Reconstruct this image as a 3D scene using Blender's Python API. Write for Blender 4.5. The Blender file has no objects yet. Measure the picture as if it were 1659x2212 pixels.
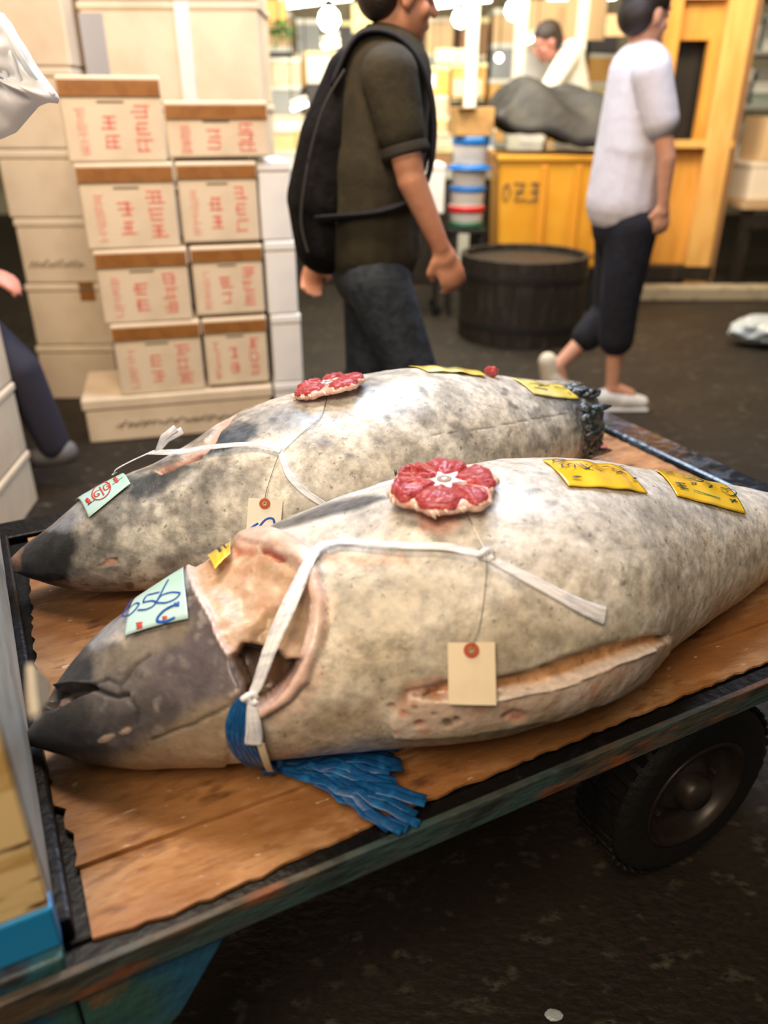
import bpy, bmesh, math, random
import numpy as np
from mathutils import Vector, Matrix
from mathutils.bvhtree import BVHTree

S = bpy.context.scene
COL = S.collection
R = math.radians
# ---------------------------------------------------------------- camera
FPX, PITCH, CAMH, CX, CY = 1700.0, R(27), 1.27, 829.5, 1106.0
cam_d = bpy.data.cameras.new('camera'); cam = bpy.data.objects.new('camera', cam_d); COL.objects.link(cam)
cam.location = (0, 0, CAMH); cam.rotation_euler = (R(90) - PITCH, 0, 0)
cam_d.sensor_fit = 'VERTICAL'; cam_d.sensor_height = 24.0; cam_d.lens = FPX / 2212 * 24.0
cam_d.clip_start = 0.02; cam_d.clip_end = 60
cam_d.dof.use_dof = True; cam_d.dof.focus_distance = 1.13; cam_d.dof.aperture_fstop = 1.6
S.camera = cam
# ---------------------------------------------------------------- world
w = bpy.data.worlds.new('market_air'); S.world = w; w.use_nodes = True
w.node_tree.nodes['Background'].inputs[0].default_value = (1.0, .87, .72, 1)
w.node_tree.nodes['Background'].inputs[1].default_value = 0.10
S.view_settings.view_transform = 'Standard'; S.view_settings.look = 'None'
S.view_settings.gamma = 1; S.view_settings.use_curve_mapping = False
S.view_settings.exposure = 0.38
# ---------------------------------------------------------------- large unseen area lights set overhead, cool and warm
def area(name, loc, target, size, power, col, sy=None):
    l = bpy.data.lights.new(name, 'AREA'); l.energy = power; l.color = col; l.size = size
    if sy: l.shape = 'RECTANGLE'; l.size_y = sy
    o = bpy.data.objects.new(name, l); COL.objects.link(o); o.location = loc
    o.rotation_euler = (Vector(target) - Vector(loc)).to_track_quat('-Z', 'Y').to_euler()
    return o
area('cool_overhead_light', (.2, 3.2, 3.3), (0, 1.1, .8), 1.4, 80, (.62, .78, 1.0))
area('warm_overhead_light', (-.5, -.7, 2.7), (0, 1.1, .6), 1.1, 50, (1.0, .80, .58))
area('warm_aisle_light', (-.7, 1.6, 3.2), (-1.1, 3.4, .9), .9, 80, (1.0, .77, .55))
area('cool_aisle_light', (1.3, 2.6, 3.3), (.6, 3.9, .6), .8, 26, (.85, .88, 1.0))
area('stall_light_warm', (.2, 5.6, 3.4), (.2, 7.2, 1.2), 1.2, 210, (1.0, .90, .70), 3.0)
area('kiosk_light', (2.2, 4.6, 3.2), (2.4, 6.4, 1.0), .8, 72, (1.0, .76, .46))

# ---------------------------------------------------------------- pixel <-> place
CP, SP = math.cos(PITCH), math.sin(PITCH)
CAMP = Vector((0, 0, CAMH))
def ray(u, v):
    x = (u - CX) / FPX; y = (v - CY) / FPX
    return Vector((x, CP - y * SP, -SP - y * CP))
def at_z(u, v, z):
    d = ray(u, v); return CAMP + d * ((z - CAMH) / d.z)
def at_y(u, v, y):
    d = ray(u, v); return CAMP + d * (y / d.y)
def proj(p):
    q = np.asarray(p, float) - np.array([0, 0, CAMH])
    f = q[..., 1] * CP - q[..., 2] * SP; up = q[..., 1] * SP + q[..., 2] * CP
    return np.stack([CX + FPX * q[..., 0] / f, CY - FPX * up / f], -1)

# ---------------------------------------------------------------- materials
MATS = {}
def N(nt, t, **kw):
    n = nt.nodes.new(t)
    for k, v in kw.items():
        if k.startswith('i_'): n.inputs[k[2:].replace('_', ' ')].default_value = v
        else: setattr(n, k, v)
    return n
def c4(c): return (c[0], c[1], c[2], 1)
def mat(name, col, rough=.6, metal=0, noise=None, bump=None, emis=None, estr=0, alpha=None, trans=0, coat=0, spec=.5, sss=0, stretch=None):
    """noise=(scale, colour2, lo, hi[, detail]); bump=(scale, strength)"""
    if name in MATS: return MATS[name]
    m = bpy.data.materials.new(name); m.use_nodes = True; nt = m.node_tree
    b = nt.nodes['Principled BSDF']; L = nt.links.new
    b.inputs['Base Color'].default_value = c4(col); b.inputs['Roughness'].default_value = rough
    b.inputs['Metallic'].default_value = metal; b.inputs['Specular IOR Level'].default_value = spec
    b.inputs['Coat Weight'].default_value = coat; b.inputs['Coat Roughness'].default_value = .12
    if sss: b.inputs['Subsurface Weight'].default_value = sss; b.inputs['Subsurface Scale'].default_value = .01
    if trans: b.inputs['Transmission Weight'].default_value = trans
    if alpha is not None: b.inputs['Alpha'].default_value = alpha
    if emis: b.inputs['Emission Color'].default_value = c4(emis); b.inputs['Emission Strength'].default_value = estr
    tc = N(nt, 'ShaderNodeTexCoord')
    co = tc.outputs['Object']
    if stretch:
        mp = N(nt, 'ShaderNodeMapping'); mp.inputs['Scale'].default_value = stretch[:3]
        if len(stretch) > 3: mp.inputs['Rotation'].default_value = (0, 0, stretch[3])
        L(co, mp.inputs[0]); co = mp.outputs[0]
    prev = None
    for i, nz in enumerate(noise if isinstance(noise, list) else ([noise] if noise else [])):
        n = N(nt, 'ShaderNodeTexNoise'); n.inputs['Scale'].default_value = nz[0]; n.inputs['Detail'].default_value = nz[4] if len(nz) > 4 else 5
        L(co, n.inputs['Vector'])
        rp = N(nt, 'ShaderNodeMapRange', clamp=True); rp.inputs[1].default_value = nz[2]; rp.inputs[2].default_value = nz[3]
        L(n.outputs[0], rp.inputs[0])
        mx = N(nt, 'ShaderNodeMix', data_type='RGBA')
        if prev is None: mx.inputs[6].default_value = c4(col)
        else: L(prev, mx.inputs[6])
        mx.inputs[7].default_value = c4(nz[1]); L(rp.outputs[0], mx.inputs[0]); prev = mx.outputs[2]
    if prev: L(prev, b.inputs['Base Color'])
    if bump:
        n = N(nt, 'ShaderNodeTexNoise'); n.inputs['Scale'].default_value = bump[0]; n.inputs['Detail'].default_value = 4; L(co, n.inputs['Vector'])
        bp = N(nt, 'ShaderNodeBump'); bp.inputs['Strength'].default_value = bump[1]; bp.inputs['Distance'].default_value = .01
        L(n.outputs[0], bp.inputs['Height']); L(bp.outputs[0], b.inputs['Normal'])
    MATS[name] = m
    return m

# ---------------------------------------------------------------- mesh helpers
class MB:
    def __init__(s): s.v = []; s.f = []
    def add(s, vs, fs, M=None):
        o = len(s.v)
        s.v += [tuple((M @ Vector(p)) if M is not None else p) for p in vs]
        s.f += [tuple(i + o for i in f) for f in fs]; return s
    def box(s, c, d, M=None, rz=0, jit=0, rnd=None):
        hx, hy, hz = d[0] / 2, d[1] / 2, d[2] / 2
        T = Matrix.Translation(c) @ Matrix.Rotation(rz, 4, 'Z')
        if M is not None: T = M @ T
        vs = []
        for k in (-1, 1):
            for j in (-1, 1):
                for i in (-1, 1):
                    p = [i * hx, j * hy, k * hz]
                    if jit: p = [a + rnd.uniform(-jit, jit) for a in p]
                    vs.append(p)
        return s.add(vs, [(0, 2, 3, 1), (4, 5, 7, 6), (0, 1, 5, 4), (2, 6, 7, 3), (0, 4, 6, 2), (1, 3, 7, 5)], T)
    def tube(s, pts, r, n=8, cap=True, flat=None, up=(0, 0, 1)):
        """round tube along pts; r number or list; flat=(wide factor, thin factor) with up the thin direction (one or per point)"""
        pts = [Vector(p) for p in pts]; m = len(pts); o = len(s.v)
        for i, p in enumerate(pts):
            t = (pts[min(i + 1, m - 1)] - pts[max(i - 1, 0)]).normalized()
            u = Vector(up[i]) if isinstance(up[0], (Vector, tuple, list)) else Vector(up)
            if abs(t.dot(u)) > .97: u = Vector((1, 0, 0)) if abs(t.x) < .9 else Vector((0, 1, 0))
            a = t.cross(u).normalized(); b = a.cross(t).normalized()
            rr = r[i] if isinstance(r, (list, tuple)) else r
            fa, fb = flat if flat else (1, 1)
            if isinstance(fa, (list, tuple)): fa = fa[i]
            for k in range(n):
                th = 2 * math.pi * k / n
                s.v.append(tuple(p + a * math.cos(th) * rr * fa + b * math.sin(th) * rr * fb))
        for i in range(m - 1):
            for k in range(n):
                k2 = (k + 1) % n
                s.f.append((o + i * n + k, o + i * n + k2, o + (i + 1) * n + k2, o + (i + 1) * n + k))
        if cap:
            s.f.append(tuple(o + k for k in range(n))[::-1]); s.f.append(tuple(o + (m - 1) * n + k for k in range(n)))
        return s
    def lathe(s, prof, M=None, n=24, cap=True):
        o = len(s.v); T = M if M is not None else Matrix()
        for (r, z) in prof:
            for k in range(n):
                th = 2 * math.pi * k / n
                s.v.append(tuple(T @ Vector((r * math.cos(th), r * math.sin(th), z))))
        for i in range(len(prof) - 1):
            for k in range(n):
                k2 = (k + 1) % n
                s.f.append((o + i * n + k, o + i * n + k2, o + (i + 1) * n + k2, o + (i + 1) * n + k))
        if cap:
            s.f.append(tuple(o + k for k in range(n))[::-1]); s.f.append(tuple(o + (len(prof) - 1) * n + k for k in range(n)))
        return s
    def prism(s, poly, z0, z1, M=None):
        n = len(poly); vs = [(p[0], p[1], z0) for p in poly] + [(p[0], p[1], z1) for p in poly]
        fs = [tuple(range(n))[::-1], tuple(range(n, 2 * n))] + [(i, (i + 1) % n, n + (i + 1) % n, n + i) for i in range(n)]
        return s.add(vs, fs, M)
    def sheet(s, P, nrm, th):
        """closed thin sheet from grid P[i][j] with normals"""
        a, b = len(P), len(P[0]); o = len(s.v)
        for i in range(a):
            for j in range(b): s.v.append(tuple(P[i][j] + nrm[i][j] * th))
        for i in range(a):
            for j in range(b): s.v.append(tuple(P[i][j]))
        q = lambda i, j, k: o + k * a * b + i * b + j
        for i in range(a - 1):
            for j in range(b - 1):
                s.f.append((q(i, j, 0), q(i, j + 1, 0), q(i + 1, j + 1, 0), q(i + 1, j, 0)))
                s.f.append((q(i, j, 1), q(i + 1, j, 1), q(i + 1, j + 1, 1), q(i, j + 1, 1)))
        for i in range(a - 1):
            s.f.append((q(i, 0, 0), q(i + 1, 0, 0), q(i + 1, 0, 1), q(i, 0, 1))); s.f.append((q(i, b - 1, 0), q(i, b - 1, 1), q(i + 1, b - 1, 1), q(i + 1, b - 1, 0)))
        for j in range(b - 1):
            s.f.append((q(0, j, 0), q(0, j, 1), q(0, j + 1, 1), q(0, j + 1, 0))); s.f.append((q(a - 1, j, 0), q(a - 1, j + 1, 0), q(a - 1, j + 1, 1), q(a - 1, j, 1)))
        return s
    def build(s, name, m, parent=None, smooth=False, bevel=0, fix=True):
        off = Vector((0, 0, 0))
        if parent is not None and parent.get('_w'): off = world_off(parent)
        me = bpy.data.meshes.new(name); me.from_pydata([tuple(Vector(p) - off) for p in s.v] if off.length else s.v, [], s.f)
        me.materials.append(m)
        if fix:
            bm = bmesh.new(); bm.from_mesh(me); bmesh.ops.recalc_face_normals(bm, faces=bm.faces); bm.to_mesh(me); bm.free()
        if smooth: me.polygons.foreach_set('use_smooth', [True] * len(me.polygons))
        o = bpy.data.objects.new(name, me); COL.objects.link(o)
        if parent is not None: o.parent = parent
        if bevel:
            bv = o.modifiers.new('bevel', 'BEVEL'); bv.width = bevel; bv.segments = 2; bv.limit_method = 'ANGLE'
        return o
def world_off(p):
    o = Vector((0, 0, 0))
    while p is not None: o += p.location; p = p.parent
    return o
def thing(name, label, cat, loc=(0, 0, 0), rz=0, group=None, world=False):
    o = bpy.data.objects.new(name, None); o.empty_display_size = .05; COL.objects.link(o); o.location = loc; o.rotation_euler = (0, 0, rz)
    o['label'] = label; o['category'] = cat
    if group: o['group'] = group
    if world: o['_w'] = 1
    return o
def tag(o, label, cat, group=None, kind=None):
    o['label'] = label; o['category'] = cat
    if group: o['group'] = group
    if kind: o['kind'] = kind
    return o
def struct(o): o['kind'] = 'structure'; return o
KIDS = {}
def kids(o): return [c for c in COL.objects if c.parent == o]
def dup(root, loc, rz, label, group=None, parent=None):
    r = root.copy(); COL.objects.link(r)
    if parent is None: r.location = loc; r.rotation_euler = (0, 0, rz); r['label'] = label
    else: r.parent = parent
    if group: r['group'] = group
    for ch in kids(root):
        if ch is not r: dup(ch, None, 0, None, None, r)
    return r

# ---------------------------------------------------------------- numpy noise
_rs = np.random.RandomState(7); _T = _rs.rand(64, 64, 64)
def n3(p, sc=1.0):
    return float(vnoise(np.array([[p[0] * sc + 31, p[1] * sc + 17, p[2] * sc + 5]]))[0])
def vnoise(p):
    i = np.floor(p).astype(int); f = p - i; f = f * f * (3 - 2 * f); r = 0
    for dx in (0, 1):
        for dy in (0, 1):
            for dz in (0, 1):
                wgt = (f[:, 0] if dx else 1 - f[:, 0]) * (f[:, 1] if dy else 1 - f[:, 1]) * (f[:, 2] if dz else 1 - f[:, 2])
                r = r + wgt * _T[(i[:, 0] + dx) % 64, (i[:, 1] + dy) % 64, (i[:, 2] + dz) % 64]
    return r
def fbm(p, sc, oc=4):
    r = 0; a = .5; t = 0
    for k in range(oc): r = r + a * vnoise(p * sc + 13.7 * k); t += a; a *= .5; sc *= 2.1
    return r / t
def segdist(q, a, b):
    a = np.array(a, float); b = np.array(b, float); d = b - a
    t = np.clip(((q - a) @ d) / max(d @ d, 1e-9), 0, 1)
    return np.hypot(*(q - a - t[:, None] * d).T)
def sdf(q, poly):
    poly = np.array(poly, float); n = len(poly); dm = np.full(len(q), 1e9); ins = np.zeros(len(q), bool)
    for i in range(n):
        a, b = poly[i], poly[(i + 1) % n]; dm = np.minimum(dm, segdist(q, a, b))
        c = ((a[1] > q[:, 1]) != (b[1] > q[:, 1])) & (q[:, 0] < (b[0] - a[0]) * (q[:, 1] - a[1]) / (b[1] - a[1] + 1e-12) + a[0])
        ins ^= c
    return np.where(ins, dm, -dm)
def linedist(q, pl):
    dm = np.full(len(q), 1e9)
    for a, b in zip(pl[:-1], pl[1:]): dm = np.minimum(dm, segdist(q, a, b))
    return dm
def ss(x, a, b):
    t = np.clip((x - a) / (b - a), 0, 1); return t * t * (3 - 2 * t)
# ---------------------------------------------------------------- the setting
BED = .57
floor_m = mat('wet_asphalt', (.016, .011, .007), .58, noise=[(3.0, (.026, .019, .012), .4, .7), (16, (.10, .09, .068), .58, .76, 9), (60, (.012, .010, .009), .5, .62)], bump=(38, .5), stretch=(1, 1.6, 1), spec=.35)
mb = MB(); mb.add([(-7, -2.5, 0), (8, -2.5, 0), (8, 12, 0), (-7, 12, 0)], [(0, 1, 2, 3)])
struct(mb.build('floor', floor_m))
wall_m = mat('pale_market_wall', (.46, .42, .30), .9, noise=(1.5, (.30, .25, .16), .4, .6))
struct(MB().box((.5, 11.6, 2), (15, .1, 4)).build('wall_back', wall_m))
struct(MB().box((-6.5, 4.8, 2), (.1, 14.4, 4)).build('wall_left', wall_m))
struct(MB().box((7.5, 4.8, 2), (.1, 14.4, 4)).build('wall_right', wall_m))
struct(MB().box((.5, 4.8, 4.05), (15, 14.6, .1)).build('ceiling', mat('dark_roof', (.08, .07, .06), .9)))

# ---------------------------------------------------------------- the truck bed
O0 = Vector((-.284, .490, 0)); E1 = Vector((.892, .4516, 0)).normalized(); E2 = Vector((-E1.y, E1.x, 0)); ANG = math.atan2(E1.y, E1.x)
TM = Matrix.Translation(O0) @ Matrix.Rotation(ANG, 4, 'Z')
def loc2(u, v, z=BED):
    p = at_z(u, v, z) - O0; return (p.dot(E1), p.dot(E2))
steel = mat('rusty_green_paint', (.035, .070, .068), .5, noise=[(9, (.075, .050, .030), .42, .56), (14, (.20, .065, .025), .56, .66), (30, (.02, .025, .025), .5, .7)], bump=(60, .4), stretch=(.5, 1, 1.6))
bluep = mat('chipped_blue_paint', (.015, .085, .16), .5, noise=[(7, (.03, .085, .07), .48, .58), (9, (.22, .075, .02), .56, .64), (20, (.02, .025, .03), .58, .7)], bump=(50, .4))  # shade below the rail is mixed into this dim blue
brightblue = mat('bright_blue_paint', (.01, .22, .50), .4, noise=(18, (.02, .10, .2), .62, .7))
blk = mat('black_rubber', (.004, .004, .0045), .42, noise=(60, (.012, .012, .013), .55, .7), bump=(90, .18), spec=.3)
truck = thing('electric_cart', 'flatbed market cart with plywood bed, rusty green rail and headboard', 'cart', O0, ANG)
BX0, BX1, BY0, BY1 = -.022, 1.33, -.0, .87
MB().box(((BX0 + BX1) / 2, (BY0 + BY1) / 2, .535), (BX1 - BX0, BY1 - BY0, .05)).build('platform', blk, truck, bevel=.004)
# rails round the bed
rn = random.Random(3)
MB().box((.66, -.0365, .5545), (1.52, .009, .035)).box((.66, -.030, .5375), (1.52, .022, .003)).build('side_rail', steel, truck, bevel=.0015)
MB().box((.66, -.017, .548), (1.44, .030, .022)).build('rubber_strip', blk, truck, bevel=.004)
MB().box((.68, .915, .545), (1.50, .07, .05)).build('rail', blk, truck, bevel=.003)
MB().box((1.39, .43, .548), (.085, 1.0, .05)).build('end_rail', mat('wet_black_rail', (.015, .02, .028), .16, noise=(30, (.06, .08, .11), .5, .6), bump=(45, .35), coat=.5), truck, bevel=.008)
# plywood sheets with torn edges
ply = mat('worn_plywood', (.40, .19, .066), .50, noise=[(4, (.27, .105, .030), .42, .60, 6), (10, (.50, .27, .12), .50, .64, 8), (60, (.30, .13, .045), .5, .66), (17, (.085, .030, .012), .61, .71, 6), (75, (.62, .48, .34), .70, .76, 2)], bump=(34, .4), stretch=(.6, 1.5, 1), coat=.2)
def torn(pts, jit, seed, step=.012):
    r = random.Random(seed); out = []
    n = len(pts)
    for i in range(n):
        a, b = Vector(pts[i][:2]), Vector(pts[(i + 1) % n][:2]); rough = pts[i][2] if len(pts[i]) > 2 else 0
        L = (b - a).length; k = max(1, int(L / step)); nn = Vector((-(b - a).y, (b - a).x)).normalized()
        for j in range(k):
            p = a.lerp(b, j / k)
            if j and rough: p += nn * r.uniform(-rough, rough)
            out.append((p.x, p.y))
    return out
def pl(u, v, r=0, z=BED): x, y = loc2(u, v, z); return (x, y, r)
A = [pl(88, 1640, .004), pl(120, 1740, .012), pl(165, 1822, .010), pl(172, 1862, 0), pl(640, 1692, 0)]
sheetA = [(BX0 + .012, .86, .004), pl(82, 1560, .004), pl(100, 1690, .009), pl(140, 1770, .008), pl(165, 1850, .004), (-.012, pl(178, 1868)[1] - .02, .0)]
seam0, seam1 = loc2(160, 1862), loc2(640, 1692)
dx, dy = seam1[0] - seam0[0], seam1[1] - seam0[1]; slope = dy / dx
ys = lambda x: seam0[1] + slope * (x - seam0[0])
sheetA = [(.02, .862, .003), pl(80, 1500, .003), pl(96, 1640, .010), pl(118, 1740, .012), pl(160, 1800, .006), (seam0[0], seam0[1] - .006, 0), (.62, ys(.62) - .006, 0), (1.325, ys(.62) - .02, .002), (1.325, .862, .003)]
MB().prism(torn(sheetA, 0, 5), .5645, .5700).build('plywood_sheet', ply, truck)
def nearY(u, v): return pl(u, v)
sheetB = [(seam0[0] + .004, ys(seam0[0]) + .002, 0), pl(196, 2012, .002, .574), pl(345, 1966, .002, .574), pl(480, 1912, .003, .574), pl(640, 1838, .002, .574), pl(800, 1768, .002, .574), pl(925, 1712, .003, .574), pl(1080, 1650, .002, .574), pl(1659, 1416, .002, .574), (1.325, .0, 0), (1.325, ys(.62) - .006, 0), (.62, ys(.62) + .002, 0)]
MB().prism(torn(sheetB, 0, 9), .5602, .5642).build('plywood_sheet', ply, truck)
# headboard: wooden board in a blue steel foot, facing the bed with a worn grey side
grey = mat('worn_grey_paint', (.50, .50, .45), .55, noise=[(6, (.34, .32, .26), .45, .6), (20, (.14, .12, .09), .60, .72)], bump=(20, .3), stretch=(1, .5, 1))
cream = mat('grained_board', (.76, .56, .27), .6, noise=[(9, (.52, .33, .11), .48, .62), (14, (.10, .05, .02), .62, .70)], stretch=(1, 1, 5))
hb = MB().box((-.045, .44, .795), (.045, .876, .39)); hb.build('headboard', grey, truck, bevel=.006)
MB().box((-.092, -.007, .817), (.136, .014, .36)).build('board', cream, truck, bevel=.002)
MB().box((-.09, .45, .93), (.048, .86, .12)).build('inner_board', cream, truck, bevel=.002)
MB().box((-.091, -.006, .611), (.139, .022, .052)).build('blue_channel', brightblue, truck, bevel=.003)
MB().box((-.088, -.004, .42), (.13, .05, .328)).build('post', bluep, truck, bevel=.004)
MB().box((-.026, .43, .575), (.03, .85, .03)).build('rubber_buffer', blk, truck, bevel=.004)
# gusset plate below the rail
MB().prism([(-.02, 0), (.125, 0), (.065, -.095), (.02, -.135), (-.02, -.145)], -.006, .006, Matrix.Translation((0, -.028, .535)) @ Matrix.Rotation(R(90), 4, 'X')).build('gusset_plate', bluep, truck)
MB().box((.7, .25, .44), (1.2, .05, .10)).box((.7, .65, .44), (1.2, .05, .10)).build('chassis_beam', blk, truck)
# loose bits on the bed
tyre = mat('tyre_rubber', (.008, .0075, .007), .55, bump=(60, .4)); rim = mat('wheel_steel', (.055, .045, .038), .4, metal=.4, noise=(12, (.03, .02, .015), .4, .6))
def wheel(x, y, zz=.185):
    Mx = Matrix.Translation((x, y, zz)) @ Matrix.Rotation(R(90), 4, 'X')
    wo = MB().lathe([(.108, -.055), (.150, -.062), (.172, -.052), (.184, -.028), (.185, 0), (.184, .028), (.172, .052), (.150, .062), (.108, .055)], Mx, 48, cap=False).build('wheel', tyre, truck, smooth=True)
    tr = MB()
    for k in range(40):
        a = 2 * math.pi * k / 40
        for sgn in (-1, 1):
            tr.box((.1845, 0, sgn * .026), (.006, .016, .038), Mx @ Matrix.Rotation(a + sgn * .04, 4, 'Z'))
    o = tr.build('tread', tyre, wo); o['kind'] = 'stuff'
    MB().lathe([(.112, .050), (.116, .058), (.108, .060), (.100, .046), (.094, .022), (.060, .018), (.052, .030), (.046, .034), (.0, .034)], Mx, 40, cap=False).lathe([(.112, -.05), (.02, -.05)], Mx, 40).build('wheel_rim', rim, wo, smooth=True)
    MB().lathe([(.034, .034), (.034, .056), (.026, .066), (.001, .068)], Mx, 24, cap=False).build('hub_cap', rim, wo, smooth=True)
    nb = MB()
    for k in range(5):
        a = 2 * math.pi * k / 5; nb.lathe([(.006, 0), (.006, .012), (.004, .014)], Mx @ Matrix.Translation((.072 * math.cos(a), .072 * math.sin(a), .020)), 6)
    nb.build('wheel_nuts', rim, wo)
wheel(.985, .145, .19); wheel(.985, .78, .19); wheel(.05, .43, .185)
MB().tube([(.975, .155, .185), (.975, .78, .185)], .02).build('axle', blk, truck)

cp_ = []
for u, v in [(64, 1434), (84, 1452), (108, 1482), (100, 1516), (74, 1548), (68, 1500)]:
    d = ray(u, v); q = (O0 + E1 * .012 - CAMP).dot(E1) / d.dot(E1); p = CAMP + d * q - O0; cp_.append((p.dot(E2), max(p.z, BED + .0005)))
wp = MB().prism([(a, b) for a, b in cp_], .010, .014, TM @ Matrix(((0, 0, 1, 0), (1, 0, 0, 0), (0, 1, 0, 0), (0, 0, 0, 1)))).build('wood_chip', mat('pale_chip', (.50, .40, .26), .6, noise=(20, (.36, .27, .17), .5, .6)), None, bevel=.001)
tag(wp, 'pale pointed wood chip stuck between headboard and mouth of front tuna', 'wood')
# ---------------------------------------------------------------- the two tuna
# stations: along, sideways, centre height, half width, half thickness (metres)
FRONT = dict(tip=(-.4194, .7144), ax=(.96085, .27707), st=[(0, -.010, .612, .006, .006), (.023, -.008, .621, .026, .020), (.045, .003, .627, .054, .042), (.068, .005, .633, .073, .056), (.091, .008, .639, .088, .068), (.113, .005, .646, .100, .078), (.136, .003, .654, .109, .086), (.189, -.003, .669, .127, .101), (.241, -.008, .682, .143, .114), (.294, -.008, .693, .158, .125), (.346, -.008, .701, .170, .134), (.399, -.011, .709, .181, .142), (.452, -.016, .716, .191, .149), (.504, -.022, .721, .196, .154), (.557, -.021, .722, .196, .155), (.609, -.017, .722, .195, .155), (.662, -.008, .719, .190, .153), (.714, .006, .714, .182, .147), (.767, .029, .706, .169, .138), (.820, .049, .697, .157, .129), (.872, .066, .687, .144, .119), (.925, .080, .678, .131, .109), (.977, .093, .668, .118, .098), (1.03, .105, .662, .102, .086), (1.09, .114, .660, .080, .070), (1.16, .120, .660, .055, .05), (1.22, .125, .660, .040, .036)])
BACK = dict(tip=(-.5899, 1.0764), ax=(.91257, .40891), st=[(0, -.006, .630, .012, .010), (.023, -.013, .634, .034, .026), (.046, -.022, .638, .047, .036), (.069, -.029, .642, .061, .047), (.091, -.029, .646, .076, .059), (.114, -.029, .650, .089, .070), (.137, -.033, .654, .097, .077), (.190, -.036, .661, .113, .090), (.243, -.046, .669, .125, .099), (.296, -.052, .681, .140, .111), (.349, -.054, .694, .159, .125), (.402, -.054, .703, .172, .134), (.455, -.051, .708, .178, .138), (.508, -.045, .711, .180, .141), (.561, -.038, .713, .181, .143), (.614, -.032, .715, .182, .145), (.667, -.023, .715, .181, .145), (.720, -.011, .713, .177, .143), (.773, 0, .708, .170, .138), (.826, .010, .702, .161, .132), (.879, .020, .695, .152, .125), (.932, .034, .687, .141, .117), (.985, .048, .679, .130, .109), (1.038, .062, .672, .119, .100), (1.09, .080, .668, .108, .092), (1.125, .084, .670, .100, .086), (1.150, .086, .672, .088, .076)])
class Fish:
    def __init__(s, D, ns=430, nt=310):
        st = np.array(D['st']); s.L = st[-1, 0]; s.ns, s.nt = ns, nt
        t = np.linspace(0, 1, ns); al = s.L * (t ** 1.25 * .35 + t * .65)
        fine = np.linspace(0, s.L, 900); k = np.exp(-.5 * (np.arange(-18, 19) / 8) ** 2); k /= k.sum()
        P = []
        for c in range(1, 5):
            y = np.interp(fine, st[:, 0], st[:, c]); yp = np.pad(y, 18, mode='reflect', reflect_type='odd'); P.append(np.interp(al, fine, np.convolve(yp, k, 'valid')))
        s.al = al; s.o, s.zc, s.w, s.h = P
        s.w = np.maximum(s.w, .003); s.h = np.maximum(s.h, .003)
        s.a = np.array(D['ax']); s.b = np.array([-s.a[1], s.a[0]]); s.tip = np.array(D['tip'])
        th = np.arange(nt) / nt * 2 * np.pi; s.th = th
        G = s.surf(al[:, None] + 0 * th, th[None, :] + 0 * al[:, None])
        s.G = G
        s.Nn = s.normals(G)
        vs = G.reshape(-1, 3); s.faces = s.mkfaces()
        step = 3; ii = np.arange(0, ns, step); jj = np.arange(0, nt - nt % step, step); s.ii, s.jj = ii, jj
        H = G[ii][:, jj]; nj = len(jj); hv = [tuple(p) for p in H.reshape(-1, 3)]
        hf = [(i * nj + j, i * nj + (j + 1) % nj, (i + 1) * nj + (j + 1) % nj, (i + 1) * nj + j) for i in range(len(ii) - 1) for j in range(nj)]
        s.bvh = BVHTree.FromPolygons([Vector(p) for p in hv], hf)
        s.nj = nj
    def surf(s, al, th):
        o, zc, w, h = (np.interp(al, s.al, q) for q in (s.o, s.zc, s.w, s.h))
        c, n = np.cos(th), np.sin(th)
        x = s.tip[0] + s.a[0] * al + s.b[0] * (o + w * c); y = s.tip[1] + s.a[1] * al + s.b[1] * (o + w * c)
        return np.stack([x, y, zc + h * n], -1)
    def normals(s, G):
        du = np.gradient(G, axis=0); dv = np.roll(G, -1, 1) - np.roll(G, 1, 1)
        n = np.cross(dv, du); n /= np.linalg.norm(n, axis=-1, keepdims=True) + 1e-12
        c = G.mean(1, keepdims=True); sg = np.sign(((G - c) * n).sum(-1).mean()); return n * sg
    def mkfaces(s):
        ns, nt = s.ns, s.nt; i = np.arange(ns - 1)[:, None]; j = np.arange(nt)[None, :]; j2 = (j + 1) % nt
        f = np.stack([i * nt + j, i * nt + j2, (i + 1) * nt + j2, (i + 1) * nt + j], -1).reshape(-1, 4); return f
    def hit(s, u, v, off=0.0):
        d = ray(u, v).normalized(); p, n, i, t = s.bvh.ray_cast(CAMP, d)
        if p is None:
            p, n, i, t2 = s.bvh.find_nearest(CAMP + d * (s.bvh.find_nearest(CAMP)[3] + .2))
            # walk to the ray point closest to the body
            best = None
            for k in range(60):
                q = CAMP + d * (.6 + k * .03); pp, nn, ii, tt = s.bvh.find_nearest(q)
                if best is None or tt < best[0]: best = (tt, pp, nn)
            p, n = best[1], best[2]
        c = s.centre(p)
        if (p - c).dot(n) < 0: n = -n
        return p + n * off, n
    def centre(s, p):
        al = (p.x - s.tip[0]) * s.a[0] + (p.y - s.tip[1]) * s.a[1]
        q = s.surf(np.array([al]), np.array([0.]))[0]; q2 = s.surf(np.array([al]), np.array([np.pi]))[0]
        return Vector((q + q2) / 2)
    def par(s, p):
        al = (p.x - s.tip[0]) * s.a[0] + (p.y - s.tip[1]) * s.a[1]; la = (p.x - s.tip[0]) * s.b[0] + (p.y - s.tip[1]) * s.b[1]
        o, zc, w, h = (float(np.interp(al, s.al, q)) for q in (s.o, s.zc, s.w, s.h))
        return al, math.atan2((p.z - zc) / h, (la - o) / w)
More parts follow.
